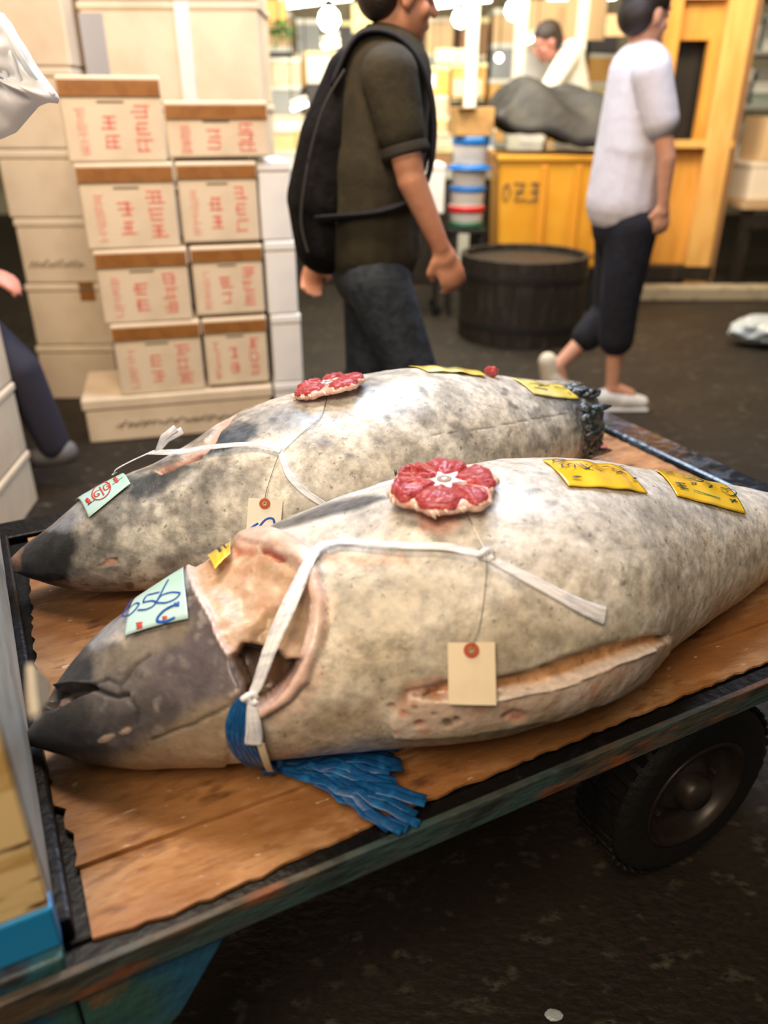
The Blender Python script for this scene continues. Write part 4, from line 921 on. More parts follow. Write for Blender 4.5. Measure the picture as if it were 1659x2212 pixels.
# pale boxes beside the headboard at the left edge
zz = 0
for i, h in enumerate([.20, .25, .26]):
    foam_box('foam_box', 'foam box at the left edge behind the headboard, %s of three' % ['bottom', 'middle', 'top'][i], (.42, .36, h - .003), (-1.455, 2.40, zz), R(5), m=foam, seed=90 + i, lid=.03, group='foam boxes at the left edge')
    zz += h

# ---------------------------------------------------------------- figures
def blob_mesh(name, caps, m, parent, vox=.009, smooth=3, subs=()):
    """one continuous surface grown over tapered limbs: caps = (p0, r0, p1, r1[, squash, dir])"""
    bm = bmesh.new()
    def ell(p, rad, M=None):
        g = bmesh.ops.create_icosphere(bm, subdivisions=3, radius=1)['verts']
        T = Matrix.Translation(p) @ (M if M is not None else Matrix()) @ Matrix.Diagonal((rad[0], rad[1], rad[2], 1))
        for v in g: v.co = T @ v.co
    for c in caps:
        if c[0] == 'e': ell(Vector(c[1]), c[2], c[3] if len(c) > 3 else None); continue
        p0, r0, p1, r1 = Vector(c[0]), c[1], Vector(c[2]), c[3]; sq = c[4] if len(c) > 4 else 1; dr = Vector(c[5]) if len(c) > 5 else Vector((0, 1, 0))
        d = p1 - p0; t = d.normalized(); a = dr - t * dr.dot(t)
        a = a.normalized() if a.length > 1e-4 else t.orthogonal().normalized(); b = t.cross(a)
        n = 16; k = 5; rings = []
        seq = [(-1, 0)] + [(-math.cos(math.pi / 2 * j / k), 1) for j in range(0)]
        prof = [(p0 - t * r0 * math.cos(x), r0 * math.sin(x)) for x in [math.pi / 2 * (j + .3) / k for j in range(k)]] + [(p0, r0), (p0.lerp(p1, .5), (r0 + r1) / 2), (p1, r1)] + [(p1 + t * r1 * math.cos(x), r1 * math.sin(x)) for x in [math.pi / 2 * (k - j - .7) / k for j in range(k)]]
        for (cc, rr) in prof: rings.append([bm.verts.new(cc + a * math.cos(2 * math.pi * j / n) * rr * sq + b * math.sin(2 * math.pi * j / n) * rr) for j in range(n)])
        for i in range(len(rings) - 1):
            for j in range(n): bm.faces.new((rings[i][j], rings[i][(j + 1) % n], rings[i + 1][(j + 1) % n], rings[i + 1][j]))
        bm.faces.new(rings[0][::-1]); bm.faces.new(rings[-1])
    off = world_off(parent) if parent is not None else Vector()
    for v in bm.verts: v.co -= off
    me = bpy.data.meshes.new('tmp'); bm.to_mesh(me); bm.free()
    o = bpy.data.objects.new(name, me); COL.objects.link(o)
    rm = o.modifiers.new('r', 'REMESH'); rm.mode = 'VOXEL'; rm.voxel_size = vox
    sm = o.modifiers.new('s', 'SMOOTH'); sm.factor = .5; sm.iterations = smooth
    dg = bpy.context.evaluated_depsgraph_get(); me2 = bpy.data.meshes.new_from_object(o.evaluated_get(dg)); me2.name = name
    o.modifiers.clear(); o.data = me2; bpy.data.meshes.remove(me)
    me2.materials.clear(); me2.materials.append(m); me2.polygons.foreach_set('use_smooth', [True] * len(me2.polygons))
    if parent is not None: o.parent = parent
    return o
def hand(wr, d, palm_n, s=1.0, curl=.9):
    """palm and five separate curled fingers; d = along the hand, palm_n = out of the palm"""
    d = Vector(d).normalized(); nrm = Vector(palm_n); nrm = (nrm - d * nrm.dot(d)).normalized(); sd = d.cross(nrm)
    c = [(wr, .027 * s, wr + d * .03 * s, .032 * s, .7, nrm), (wr + d * .03 * s, .034 * s, wr + d * .075 * s, .040 * s, .42, nrm)]
    base = wr + d * .085 * s
    for k, (x, L) in enumerate([(-.030, .066), (-.010, .076), (.010, .070), (.029, .056)]):
        p = base + sd * x * s; dd = d.copy(); ang = 0
        for j, (f, rr) in enumerate([(.45, .0095), (.32, .0088), (.25, .0078)]):
            ang += curl * (.45, .75, .6)[j]; e = d * math.cos(ang) + nrm * math.sin(ang); q = p + e * L * s * f
            c.append((p, rr * s, q, rr * .93 * s)); p = q
    p = wr + d * .025 * s - sd * .026 * s; q = p + (d * .8 - sd * .7 + nrm * .45).normalized() * .038 * s; c.append((p, .0135 * s, q, .0115 * s)); c.append((q, .0115 * s, q + (d * .8 + nrm * .6 + sd * .1).normalized() * .030 * s, .0095 * s))
    return c
def head(c, fwd, s=1.0, tilt=0):
    """skull, jaw, nose, lips, brow, ears; c = centre of the head"""
    f = Vector(fwd).normalized(); u = Vector((0, 0, 1)); u = (u - f * u.dot(f)).normalized(); l = u.cross(f)
    M = Matrix((l, f, u)).transposed().to_4x4(); P = lambda x, y, z: c + l * x * s + f * y * s + u * z * s
    out = [('e', P(0, -.008, .03), (.076 * s, .096 * s, .088 * s), M), ('e', P(0, .018, -.045), (.060 * s, .070 * s, .070 * s), M), ('e', P(0, .055, -.088), (.030 * s, .026 * s, .022 * s), M),
           (P(0, .086, .012), .009 * s, P(0, .106, -.028), .012 * s), ('e', P(0, .083, -.062), (.026 * s, .012 * s, .008 * s), M), ('e', P(0, .078, .030), (.055 * s, .016 * s, .010 * s), M)]
    for sx in (-1, 1):
        out += [('e', P(sx * .032, .072, .005), (.014 * s, .010 * s, .009 * s), M), ('e', P(sx * .076, -.005, -.012), (.010 * s, .020 * s, .032 * s), M), ('e', P(sx * .038, .055, -.03), (.026 * s, .022 * s, .022 * s), M)]
    return out, P, M
skin = mat('warm_skin', (.66, .31, .19), .5, noise=(9, (.58, .25, .15), .45, .6), sss=.1); skin2 = mat('light_skin', (.66, .34, .23), .5, sss=.1)
hair_m = mat('dark_hair', (.022, .013, .010), .5, bump=(160, .6)); white_m = mat('eye_white', (.7, .68, .65), .3); iris_m = mat('dark_iris', (.02, .015, .01), .2)
def eyes(P, M, s, parent):
    for sx in (-1, 1):
        e = MB(); e.lathe([(.0001, -.008 * s), (.007 * s, -.004 * s), (.0085 * s, 0), (.007 * s, .004 * s), (.0001, .008 * s)], Matrix.Translation(P(sx * .030, .081, .006)) @ M @ Matrix.Rotation(R(-90), 4, 'X'), 12, cap=False); eo = e.build('eye', white_m, parent, smooth=True)
        i = MB(); i.lathe([(.0001, .0085 * s), (.004 * s, .0078 * s), (.0045 * s, .006 * s)], Matrix.Translation(P(sx * .030, .0815, .006)) @ M @ Matrix.Rotation(R(-90), 4, 'X'), 12, cap=False); i.build('iris', iris_m, parent, smooth=True)

# ---- man with the black backpack, walking right
Y = 2.52
man = thing('person', 'man in dark olive shirt and jeans walking right with black backpack', 'person', (-.06, Y, 0), world=True)
nk = at_y(838, 92, Y); hc = at_y(862, -12, Y + .0); fw = Vector((.93, .36, -.12))
shR = at_y(842, 168, Y - .17); shL = at_y(822, 150, Y + .19); elR = at_y(888, 388, Y - .20); wrR = at_y(952, 535, Y - .17)
elL = at_y(735, 380, Y + .22); wrL = at_y(690, 545, Y + .20)
pel = at_y(806, 560, Y); hipR = pel + Vector((.01, -.09, -.04)); hipL = pel + Vector((.0, .09, -.04))
anR = Vector((pel.x + .15, Y - .10, .10)); knR = hipR.lerp(anR, .5) + Vector((.06, 0, .03)); anL = Vector((pel.x - .20, Y + .08, .16)); knL = hipL.lerp(anL, .5) + Vector((.08, 0, -.02))
hd, P, M = head(hc, fw, 1.04)
caps = hd + [(nk + Vector((-.01, 0, -.03)), .058, hc + Vector((-.015, 0, -.06)), .052), (nk + Vector((0, 0, -.10)), .11, pel + Vector((0, 0, .25)), .12, 1.25, (0, 1, 0)), (pel + Vector((0, 0, .25)), .11, pel, .12, 1.25, (0, 1, 0)), (shR, .058, nk + Vector((0, 0, -.09)), .07), (shL, .058, nk + Vector((0, 0, -.09)), .07),
        (shR, .052, elR, .040), (elR, .041, wrR, .027), (shL, .052, elL, .040), (elL, .041, wrL, .027), (hipR, .085, knR, .060), (knR, .058, anR, .036), (hipL, .085, knL, .060), (knL, .058, anL, .036)]
caps += hand(wrR, (wrR - elR).normalized() + Vector((0, 0, -.1)), (-.3, 1, .0), 1.1, .85) + hand(wrL, (wrL - elL), (.3, -1, 0), 1.05, .9)
blob_mesh('body', caps, skin, man, .0075, 2); eyes(P, M, 1.04, man)
blob_mesh('hair', [('e', P(0, -.018, .048), (.084, .100, .088), M), ('e', P(0, -.055, .0), (.078, .062, .075), M)], hair_m, man, .008, 2)
olive = mat('dark_olive_cloth', (.034, .027, .013), .85, noise=(14, (.024, .019, .009), .45, .6), bump=(30, .4)); sl = .47
shirt = [(nk + Vector((-.01, 0, -.085)), .135, pel + Vector((0, 0, .25)), .150, 1.2, (0, 1, 0)), (pel + Vector((0, 0, .25)), .150, pel + Vector((.0, 0, .045)), .150, 1.2, (0, 1, 0)), (shR + Vector((0, 0, .005)), .075, nk + Vector((0, 0, -.08)), .09), (shL, .075, nk + Vector((0, 0, -.08)), .09),
         (shR, .076, shR.lerp(elR, .52), .066), (shL, .076, shL.lerp(elL, .52), .066), (nk + Vector((-.012, 0, -.05)), .072, nk + Vector((0, 0, 0)), .062)]
sh = blob_mesh('shirt', shirt, olive, man, .009, 3)
MB().lathe([(.060, 0), (.068, .004), (.070, .045), (.064, .050), (.060, .040), (.058, .01)], Matrix.Translation(nk + Vector((-.004, 0, -.02))) @ Matrix.Rotation(R(14), 4, 'Y'), 24, cap=False).build('collar', olive, man, smooth=True)
cf = MB(); d = (elR - shR).normalized(); cpt = shR.lerp(elR, .52) + d * .052
cf.lathe([(.064, -.02), (.068, 0), (.066, .010), (.058, .008)], Matrix.Translation(cpt) @ d.to_track_quat('Z', 'Y').to_matrix().to_4x4(), 24, cap=False); cf.build('sleeve_hem', mat('black_hem', (.02, .017, .012), .8), man, smooth=True)
jeans = mat('dark_blue_denim', (.028, .038, .055), .8, noise=(22, (.014, .019, .030), .45, .6), bump=(60, .3))
blob_mesh('jeans', [(pel + Vector((0, 0, .05)), .130, pel + Vector((0, 0, -.03)), .132, 1.15, (0, 1, 0)), (hipR, .102, knR, .078), (knR, .076, anR + Vector((0, 0, .03)), .060), (hipL, .102, knL, .078), (knL, .076, anL + Vector((0, 0, .03)), .060)], jeans, man, .009, 3)
shoe_d = mat('dark_shoe', (.03, .028, .028), .5)
for an, tl in ((anR, 0), (anL, -.5)):
    f = Vector((math.cos(tl), 0, math.sin(tl))); blob_mesh('shoe', [(an + Vector((-.02, 0, -.03)), .048, an + f * .08 + Vector((0, 0, -.05)), .044, .9), (an + f * .08 + Vector((0, 0, -.055)), .044, an + f * .16 + Vector((0, 0, -.065)), .034, 1.1)], shoe_d, man, .008, 2)
pk = mat('black_backpack', (.004, .004, .005), .85, noise=(18, (.008, .0075, .009), .5, .6), bump=(40, .5), spec=.2)
bp = thing('backpack', 'bulky black backpack on the back of the man in olive', 'backpack', (-.2, Y, .9), world=True)
b1, b2, b3, b4 = at_y(756, 165, Y), at_y(722, 300, Y), at_y(700, 430, Y), at_y(705, 520, Y)
blob_mesh('pack_body', [(b1, .070, b2, .100, 1.4, (0, 1, 0)), (b2, .100, b3, .112, 1.35, (0, 1, 0)), (b3, .112, b4, .100, 1.3, (0, 1, 0))], pk, bp, .009, 3)
blob_mesh('front_pocket', [(at_y(694, 350, Y), .062, at_y(684, 500, Y), .066, 1.6, (0, 1, 0))], pk, bp, .009, 3)
for yy, sg in ((-.10, -1), (.12, 1)):
    top = nk + Vector((.0, yy, -.005)); k_ = [top + Vector((-.15, 0, -.10)), top + Vector((-.08, 0, .012)), top + Vector((.02, sg * .01, .012)), top + Vector((.100, sg * .01, -.075)), top + Vector((.128, sg * .015, -.22)), top + Vector((.095, sg * .05, -.36)), top + Vector((-.02, sg * .085, -.41)), top + Vector((-.20, sg * .05, -.44))]
    c_ = curve([tuple(x) for x in k_], 5); ax = Vector((nk.x, 0, nk.z - .30))
    MB().tube(c_, .030, 10, flat=(1, .28), up=[(Vector((p[0] - ax.x, 0, (p[2] - ax.z) * .8)).normalized()) for p in c_]).build('shoulder_strap', mat('navy_strap', (.006, .006, .014), .8), bp, smooth=True)
zp = MB(); zp.tube(curve([tuple(at_y(u, v, Y - .165)) for u, v in [(745, 150), (700, 230), (668, 340), (650, 470), (665, 545)]], 6), .004, 6); zp.build('zip', mat('dull_zip', (.05, .05, .05), .4), bp)

# ---- person in the white shirt, walking right further off
Y = 3.62
per = thing('person', 'person with short dark hair in white shirt, dark cropped trousers, white shoes', 'person', (1.05, Y, 0), world=True)
hc = at_y(1396, 32, Y); nk = at_y(1400, 108, Y); fw = Vector((.90, .42, -.10)); pel = at_y(1352, 462, Y)
shR = at_y(1408, 158, Y - .16); shL = at_y(1372, 150, Y + .17); elR = at_y(1440, 340, Y - .19); wrR = at_y(1432, 440, Y - .17); elL = at_y(1330, 320, Y + .2); wrL = at_y(1345, 420, Y + .18)
hipR = pel + Vector((.01, -.08, -.04)); hipL = pel + Vector((0, .08, -.04))
anF = at_y(1322, 838, Y - .05); knF = at_y(1338, 650, Y - .07); anB = at_y(1212, 795, Y + .06); knB = at_y(1330, 680, Y + .07)
anB = at_y(1205, 790, Y + .06); knB = at_y(1322, 672, Y + .08)
hd, P, M = head(hc, fw, 1.0)
caps = hd + [(nk + Vector((-.01, 0, -.03)), .050, hc + Vector((-.015, 0, -.06)), .046), (nk + Vector((0, 0, -.10)), .10, pel + Vector((0, 0, .2)), .105, 1.2, (0, 1, 0)), (pel + Vector((0, 0, .2)), .10, pel, .11, 1.2, (0, 1, 0)), (shR, .05, nk + Vector((0, 0, -.09)), .06), (shL, .05, nk + Vector((0, 0, -.09)), .06),
        (shR, .046, elR, .036), (elR, .037, wrR, .024), (shL, .046, elL, .036), (elL, .037, wrL, .024), (hipR, .078, knF, .052), (knF, .052, anF, .031), (hipL, .078, knB, .052), (knB, .052, anB, .031),
        (anF, .034, anF + Vector((.09, 0, -.03)), .026), (anB, .034, anB + Vector((.03, 0, -.07)), .026)]
caps += hand(wrR, (wrR - elR), (-.3, 1, 0), 1.0, .8) + hand(wrL, (wrL - elL), (-.3, -1, 0), 1.0, .8)
blob_mesh('body', caps, skin2, per, .0085, 2); eyes(P, M, 1.0, per)
blob_mesh('hair', [('e', P(0, -.015, .048), (.086, .103, .086), M), ('e', P(0, -.052, .0), (.082, .066, .082), M), ('e', P(0, .02, .085), (.072, .07, .045), M)], hair_m, per, .009, 2)
ws = mat('white_shirt', (.66, .64, .72), .8, bump=(14, .5))
blob_mesh('shirt', [(nk + Vector((-.02, 0, -.085)), .125, pel + Vector((-.01, 0, .26)), .150, 1.2, (0, 1, 0)), (pel + Vector((-.01, 0, .26)), .150, pel + Vector((-.02, 0, .05)), .155, 1.15, (0, 1, 0)), (shR, .070, nk + Vector((0, 0, -.08)), .08), (shL, .07, nk + Vector((0, 0, -.08)), .08),
                      (shR, .076, shR.lerp(elR, .55), .074), (shL, .076, shL.lerp(elL, .55), .074)], ws, per, .0095, 3)
nav = mat('navy_trousers', (.005, .005, .011), .85, noise=(16, (.008, .009, .020), .5, .6), bump=(40, .3))
blob_mesh('trousers', [(pel + Vector((0, 0, .03)), .135, pel + Vector((0, 0, -.05)), .14, 1.1, (0, 1, 0)), (hipR, .11, knF, .088), (knF, .088, knF.lerp(anF, .42), .080), (hipL, .11, knB, .088), (knB, .086, knB.lerp(anB, .45), .072)], nav, per, .0095, 3)
wsh = mat('white_shoe', (.70, .69, .68), .6, bump=(40, .2))
blob_mesh('shoe', [(anF + Vector((-.03, 0, -.045)), .044, anF + Vector((.06, 0, -.055)), .044, .9), (anF + Vector((.06, 0, -.058)), .042, anF + Vector((.15, 0, -.070)), .032, 1.15)], wsh, per, .008, 2)
blob_mesh('shoe', [(anB + Vector((-.05, 0, .02)), .046, anB + Vector((-.03, 0, -.06)), .048, .9), (anB + Vector((-.02, 0, -.06)), .044, anB + Vector((.045, 0, -.105)), .034, 1.1)], mat('cream_shoe', (.62, .54, .42), .6), per, .008, 2)
MB().box(tuple(anF + Vector((.055, 0, -.099)) ), (.24, .085, .016)).build('sole', wsh, per, bevel=.006)

# ---- person at the left edge, mostly out of the frame
Y = 2.75
pl_ = thing('person', 'person in dark clothes at the left edge, arm and rear leg showing', 'person', (-1.5, Y, 0), world=True)
pel = Vector((-1.60, Y, .88)); nk = Vector((-1.60, Y, 1.42)); hc = nk + Vector((-.03, 0, .14)); shR = nk + Vector((.02, -.17, -.07)); shL = nk + Vector((.0, .17, -.07))
elR = Vector((-1.52, Y - .18, 1.06)); wrR = at_y(-62, 590, Y - .14); elL = Vector((-1.66, Y + .2, 1.06)); wrL = Vector((-1.75, Y + .2, .82))
hipR = pel + Vector((0, -.085, -.04)); hipL = pel + Vector((0, .085, -.04)); anR = at_y(118, 960, Y - .06); anR.z = max(anR.z, .1); knR = at_y(42, 800, Y - .08); anL = Vector((-1.95, Y + .08, .1)); knL = Vector((-1.82, Y + .08, .47))
hd, P, M = head(hc, (-1, .1, -.1), 1.0)
caps = hd + [(nk + Vector((0, 0, -.03)), .05, hc + Vector((0, 0, -.06)), .048), (nk + Vector((0, 0, -.1)), .10, pel, .11, 1.25, (0, 1, 0)), (shR, .05, shL, .05), (shR, .048, elR, .037), (elR, .038, wrR, .025), (shL, .048, elL, .037), (elL, .038, wrL, .025), (hipR, .08, knR, .055), (knR, .054, anR, .033), (hipL, .08, knL, .055), (knL, .054, anL, .033)]
caps += hand(wrR, (.9, 0, -.15), (0, .3, -1), 1.05, .6) + hand(wrL, (0, 0, -1), (0, -1, 0), 1.0, .8)
blob_mesh('body', caps, mat('pink_skin', (.60, .24, .18), .5, sss=.1), pl_, .009, 2); eyes(P, M, 1.0, pl_)
blob_mesh('hair', [('e', P(0, -.018, .048), (.084, .100, .088), M), ('e', P(0, -.055, .0), (.078, .062, .075), M)], hair_m, pl_, .009, 2)
dk = mat('dark_green_jacket', (.012, .022, .024), .8); dt = mat('dark_navy_trousers', (.016, .016, .034), .8)
blob_mesh('jacket', [(nk + Vector((0, 0, -.09)), .13, pel + Vector((0, 0, .0)), .15, 1.2, (0, 1, 0)), (shR, .08, shL, .08), (shR, .07, elR, .058), (elR, .056, elR.lerp(wrR, .8), .045), (shL, .07, elL, .058), (elL, .056, wrL, .04)], dk, pl_, .010, 3)
blob_mesh('trousers', [(pel, .135, pel + Vector((0, 0, -.06)), .13, 1.1, (0, 1, 0)), (hipR, .1, knR, .075), (knR, .074, anR, .058), (hipL, .1, knL, .075), (knL, .074, anL, .058)], dt, pl_, .010, 3)
for an in (anR, anL): blob_mesh('shoe', [(an + Vector((.03, 0, -.03)), .05, an + Vector((-.10, 0, -.055)), .040, .9)], mat('grey_shoe', (.12, .12, .13), .6), pl_, .009, 2)
# ---------------------------------------------------------------- aisle: drum, yellow bin, tubs
drum_m = mat('dark_wet_wood', (.016, .012, .009), .5, noise=(7, (.034, .026, .018), .5, .65), bump=(30, .4), stretch=(4, 4, 1)); iron = mat('dark_iron', (.03, .028, .026), .4, metal=.5)
dp = at_z(1100, 722, 0); dp = Vector((.86, 5.0, 0))
t = thing('wooden_tub', 'large dark wooden tub on the wet floor below the yellow bin', 'tub', tuple(dp))
for k in range(22):
    a = 2 * math.pi * k / 22; MB().prism([(.355, -.050), (.385, -.055), (.385, .055), (.355, .050)], 0, .50, Matrix.Rotation(a, 4, 'Z')).build('stave', drum_m, t, bevel=.004)
MB().lathe([(.0, .44), (.355, .44), (.355, .46), (0, .46)], None, 32, cap=False).build('lid', drum_m, t)
for z in (.10, .38): MB().lathe([(.388, z), (.395, z), (.395, z + .035), (.388, z + .035), (.388, z)], None, 44, cap=False).build('hoop', iron, t)
yb_m = mat('yellow_ochre_plastic', (.80, .40, .035), .5, noise=(3, (.74, .34, .02), .4, .6)); tarp = mat('dark_tarpaulin', (.022, .022, .024), .65, noise=(9, (.04, .038, .034), .5, .65), bump=(14, .8))
t = thing('fish_bin', 'big yellow ochre bin with black scrawled marking behind the tub', 'bin', (1.16, 5.90, .0), R(-3))
sh = MB()
pr = [(-.40, .30), (.34, .30), (.39, 1.00), (-.43, 1.00)]
sh.add([(-.36, -.30, .30), (.34, -.30, .30), (.34, .32, .30), (-.38, .32, .30), (-.40, -.36, 1.0), (.40, -.36, 1.0), (.40, .36, 1.0), (-.40, .36, 1.0)], [(0, 3, 2, 1), (4, 5, 6, 7), (0, 1, 5, 4), (1, 2, 6, 5), (2, 3, 7, 6), (3, 0, 4, 7)]); sh.build('bin_body', yb_m, t, bevel=.03)
for x in (-.10, .12, .27): MB().box((x, -.352, .68), (.05, .03, .56)).build('rib', mat('deep_ochre', (.66, .28, .02), .5), t, bevel=.01)
MB().box((0, 0, 1.0), (.82, .76, .04)).build('rim', yb_m, t, bevel=.012)
for x in (-.3, .3):
    for y in (-.2, .2): MB().box((x, y, .15), (.09, .09, .30)).build('foot', iron, t, bevel=.006)
mb = MB(); r = random.Random(4)
for pts in ([(-.355, .83), (-.33, .85), (-.31, .79), (-.33, .74), (-.355, .76), (-.355, .83)], [(-.29, .85), (-.22, .85), (-.28, .75), (-.20, .75)], [(-.18, .85), (-.11, .84)], [(-.18, .80), (-.12, .80)], [(-.19, .74), (-.10, .76)], [(-.15, .86), (-.14, .74)], [(-.28, .80), (-.22, .80)]):
    mb.tube([(x + .0, -.30 - (z - .3) * .0857 - .004, z) for x, z in pts], .006, 5)
mb.build('scrawled_marking', dark, t)
# tarpaulin heap on the bin
bm = bmesh.new(); bmesh.ops.create_grid(bm, x_segments=50, y_segments=40, size=1)
for v in bm.verts:
    x, y = v.co.x, v.co.y; rr = max(abs(x), abs(y)); v.co = Vector((x * .47, y * .42, 1.40 - .24 * rr ** 4 - .10 * x - .05 * y * y + .03 * math.sin(x * 7 + y * 3) + .018 * math.sin(y * 13 + x * 5)))
for f in bm.faces: f.smooth = True
me = bpy.data.meshes.new('tarpaulin'); bm.to_mesh(me); bm.free(); me.materials.append(tarp)
o = bpy.data.objects.new('tarpaulin', me); COL.objects.link(o); sd_ = o.modifiers.new('s', 'SOLIDIFY'); sd_.thickness = .03; sd_.offset = -1; o.location = (1.17, 5.90, 0); tag(o, 'dark grey tarpaulin heaped over the yellow ochre bin', 'tarpaulin')
MB_t = lambda: MB()
# white tubs with blue bands
tubw = mat('white_tub', (.70, .68, .66), .5); bl = mat('royal_blue_lid', (.01, .16, .55), .4); rd = mat('red_rim', (.50, .015, .02), .4); gn = mat('green_rim', (.01, .10, .05), .5)
t0 = thing('stool', 'dark low stand carrying the stack of blue banded tubs', 'stand', (.55, 5.62, 0))
MB().box((0, 0, .56), (.25, .26, .03)).build('top', iron, t0, bevel=.004)
for x in (-.10, .10):
    for y in (-.1, .1): MB().box((x, y, .27), (.03, .03, .545)).build('leg', iron, t0)
names = ['bottom tub with red band and green base', 'tub with blue band, second up in the stack', 'tub with blue band, third up in the stack', 'top tub of the stack with wide blue lid']
zz = .576
for i, h in enumerate([.14, .12, .13, .16]):
    t = thing('tub', 'white %s beside the yellow bin' % names[i], 'tub', (.55 + .004 * i, 5.62, zz), 0, 'white tubs with coloured bands')
    MB().lathe([(.098, 0), (.108, .01), (.115, h - .02), (.118, h - .004), (.105, h - .004), (0.001, h - .01)], None, 28, cap=False).build('tub_body', gn if False else tubw, t, smooth=True)
    MB().lathe([(.117, h * .66), (.122, h * .68), (.122, h * .95), (.117, h * .97)], None, 28, cap=False).build('band', rd if i == 0 else bl, t, smooth=True)
    if i == 0: MB().lathe([(.11, .0), (.118, .0), (.118, .03), (.11, .035)], None, 28, cap=False).build('base', gn, t, smooth=True)
    if i == 2: MB().lathe([(.10, h * .70), (.155, h * .72), (.155, h * .82), (.10, h * .85)], None, 28, cap=False).build('wide_lid', bl, t, smooth=True)
    zz += h + .001
kraft = mat('kraft_card', (.50, .30, .11), .75, noise=(10, (.42, .23, .08), .5, .65)); kraft2 = mat('pale_kraft', (.66, .46, .26), .75)
def carton(label, size, loc, rz=0, m=kraft, group=None, cat='box', flap=True, open_=False, tapec=None):
    W, D, H_ = size; t = thing('cardboard_box', label, cat, loc, rz, group)
    MB().box((0, 0, H_ / 2), (W, D, H_)).build('carton_body', m, t, bevel=.004)
    MB().box((0, 0, H_ + .001), (.05, D * 1.002, .003)).build('tape', tapec or gtape, t)
    if flap: MB().box((-W * .25, -D / 2 - .02, H_ - .004), (W * .5, .05, .004), Matrix()).build('flap', m, t)
    return t
carton('brown cardboard box on top of the blue banded tubs', (.24, .22, .16), (.56, 5.62, zz + .001), R(8))
foam_box('foam_box', 'white foam box standing left of the blue banded tubs', (.23, .3, .30), (.27, 5.62, .67), R(4), m=foamw, seed=3, lid=.04)
t = thing('trolley', 'low dark trolley under the white foam box by the tubs', 'trolley', (.27, 5.62, 0)); MB().box((0, 0, .65), (.22, .34, .035)).build('deck', iron, t)
for x in (-.09, .09):
    for y in (-.13, .13): MB().box((x, y, .35), (.025, .025, .58)).build('leg', iron, t); MB().lathe([(.001, -.012), (.035, -.012), (.035, .012), (.001, .012)], Matrix.Translation((x, y, .035)) @ Matrix.Rotation(R(90), 4, 'X'), 16, cap=False).build('caster', blk, t)
o = MB().box((2.35, 6.05, .05), (1.75, .16, .10)).build('kerb', mat('pale_concrete', (.33, .28, .20), .8, noise=(8, (.22, .18, .13), .5, .65)), None, bevel=.012); struct(o); o.name = 'trim_1'

# ---------------------------------------------------------------- ochre wooden kiosk at right
och = mat('ochre_wood', (.62, .30, .055), .5, noise=(3, (.50, .22, .03), .45, .62), stretch=(5, 5, .8)); och2 = mat('amber_wood', (.72, .42, .13), .5, noise=(3, (.64, .34, .09), .45, .62), stretch=(5, 5, .8))
t = thing('kiosk', 'ochre wooden kiosk with dark opening and broad posts at right', 'kiosk', (2.30, 6.55, 0), R(-4))
MB().box((.20, 0, 1.25), (.18, .16, 2.5)).build('post', och2, t, bevel=.01); MB().box((.325, .06, 1.25), (.07, .12, 2.5)).build('post', mat('brown_wood', (.34, .19, .09), .6), t, bevel=.01); MB().box((-.24, .02, 1.25), (.10, .12, 2.5)).build('post', och, t, bevel=.01)
MB().box((-.05, .06, .55), (.44, .05, 1.0)).build('panel', och, t); MB().box((-.05, .06, 2.1), (.44, .05, .75)).build('panel', och, t); MB().box((-.09, .20, 1.40), (.40, .02, .70)).build('shade_board', mat('opening_shade', (.02, .017, .016), .4), t)  # dark board stands in for the shade inside the opening
MB().box((.07, .05, 1.40), (.07, .08, .70)).build('frame', och, t); MB().box((0, .0, 1.05), (.62, .14, .05)).build('ledge', och2, t); MB().box((0, .0, .12), (.62, .2, .10)).build('plinth', drum_m, t)
MB().box((-.08, -.02, 2.02), (.36, .05, .10)).build('sign_board', kraft2, t)
# goods table at right
t = thing('goods_table', 'pale wooden table at the right edge, loaded with cartons', 'table', (3.50, 6.9, 0), R(3))
MB().box((0, 0, .62), (1.5, .8, .06)).build('table_top', mat('pale_table', (.50, .34, .20), .6), t, bevel=.006)
for x in (-.68, .68):
    for y in (-.33, .33): MB().box((x, y, .30), (.07, .07, .59)).build('leg', drum_m, t)
MB().box((0, -.36, .50), (1.36, .04, .10)).build('apron', drum_m, t)
foam_box('foam_box', 'white foam box with red and orange label on the right table', (.62, .4, .27), (3.10, 6.72, .655), R(3), m=mat('cream_white', (.78, .68, .56), .7), seed=2, lid=.04)
lb = MB().box((3.12, 6.515, .83), (.10, .004, .05)).build('label_sheet', mat('orange_label', (.80, .22, .02), .5), None); tag(lb, 'small orange printed label on the front of the right table box', 'label')
foam_box('foam_box', 'plain pale foam box at right end of the goods table', (.5, .4, .27), (3.68, 6.74, .655), R(3), m=foamw, seed=2, lid=.04)
carton('tan cardboard carton on the foam box right of the kiosk', (.55, .4, .30), (3.12, 6.72, .93), R(2), kraft2)
carton('tan carton at the far right of the goods table', (.5, .4, .34), (3.70, 6.74, .93), R(-2), kraft2)
MBs = thing('shelf_unit', 'grey metal shelf with stacked trays behind the right table', 'shelf', (3.35, 7.75, 0))
galv = mat('pale_galvanised', (.45, .46, .46), .4, metal=.3)
for z in (.9, 1.30, 1.70, 2.1): MB().box((0, 0, z), (1.5, .45, .03)).build('shelf_board', galv, MBs)
for x in (-.74, .74):
    for y in (-.2, .2): MB().box((x, y, 1.1), (.04, .04, 2.2)).build('upright', galv, MBs)
traym = [mat('pale_tray', (.60, .62, .62), .5), mat('steel_tray', (.34, .35, .35), .35, metal=.4), mat('green_grey_tray', (.30, .38, .36), .5)]
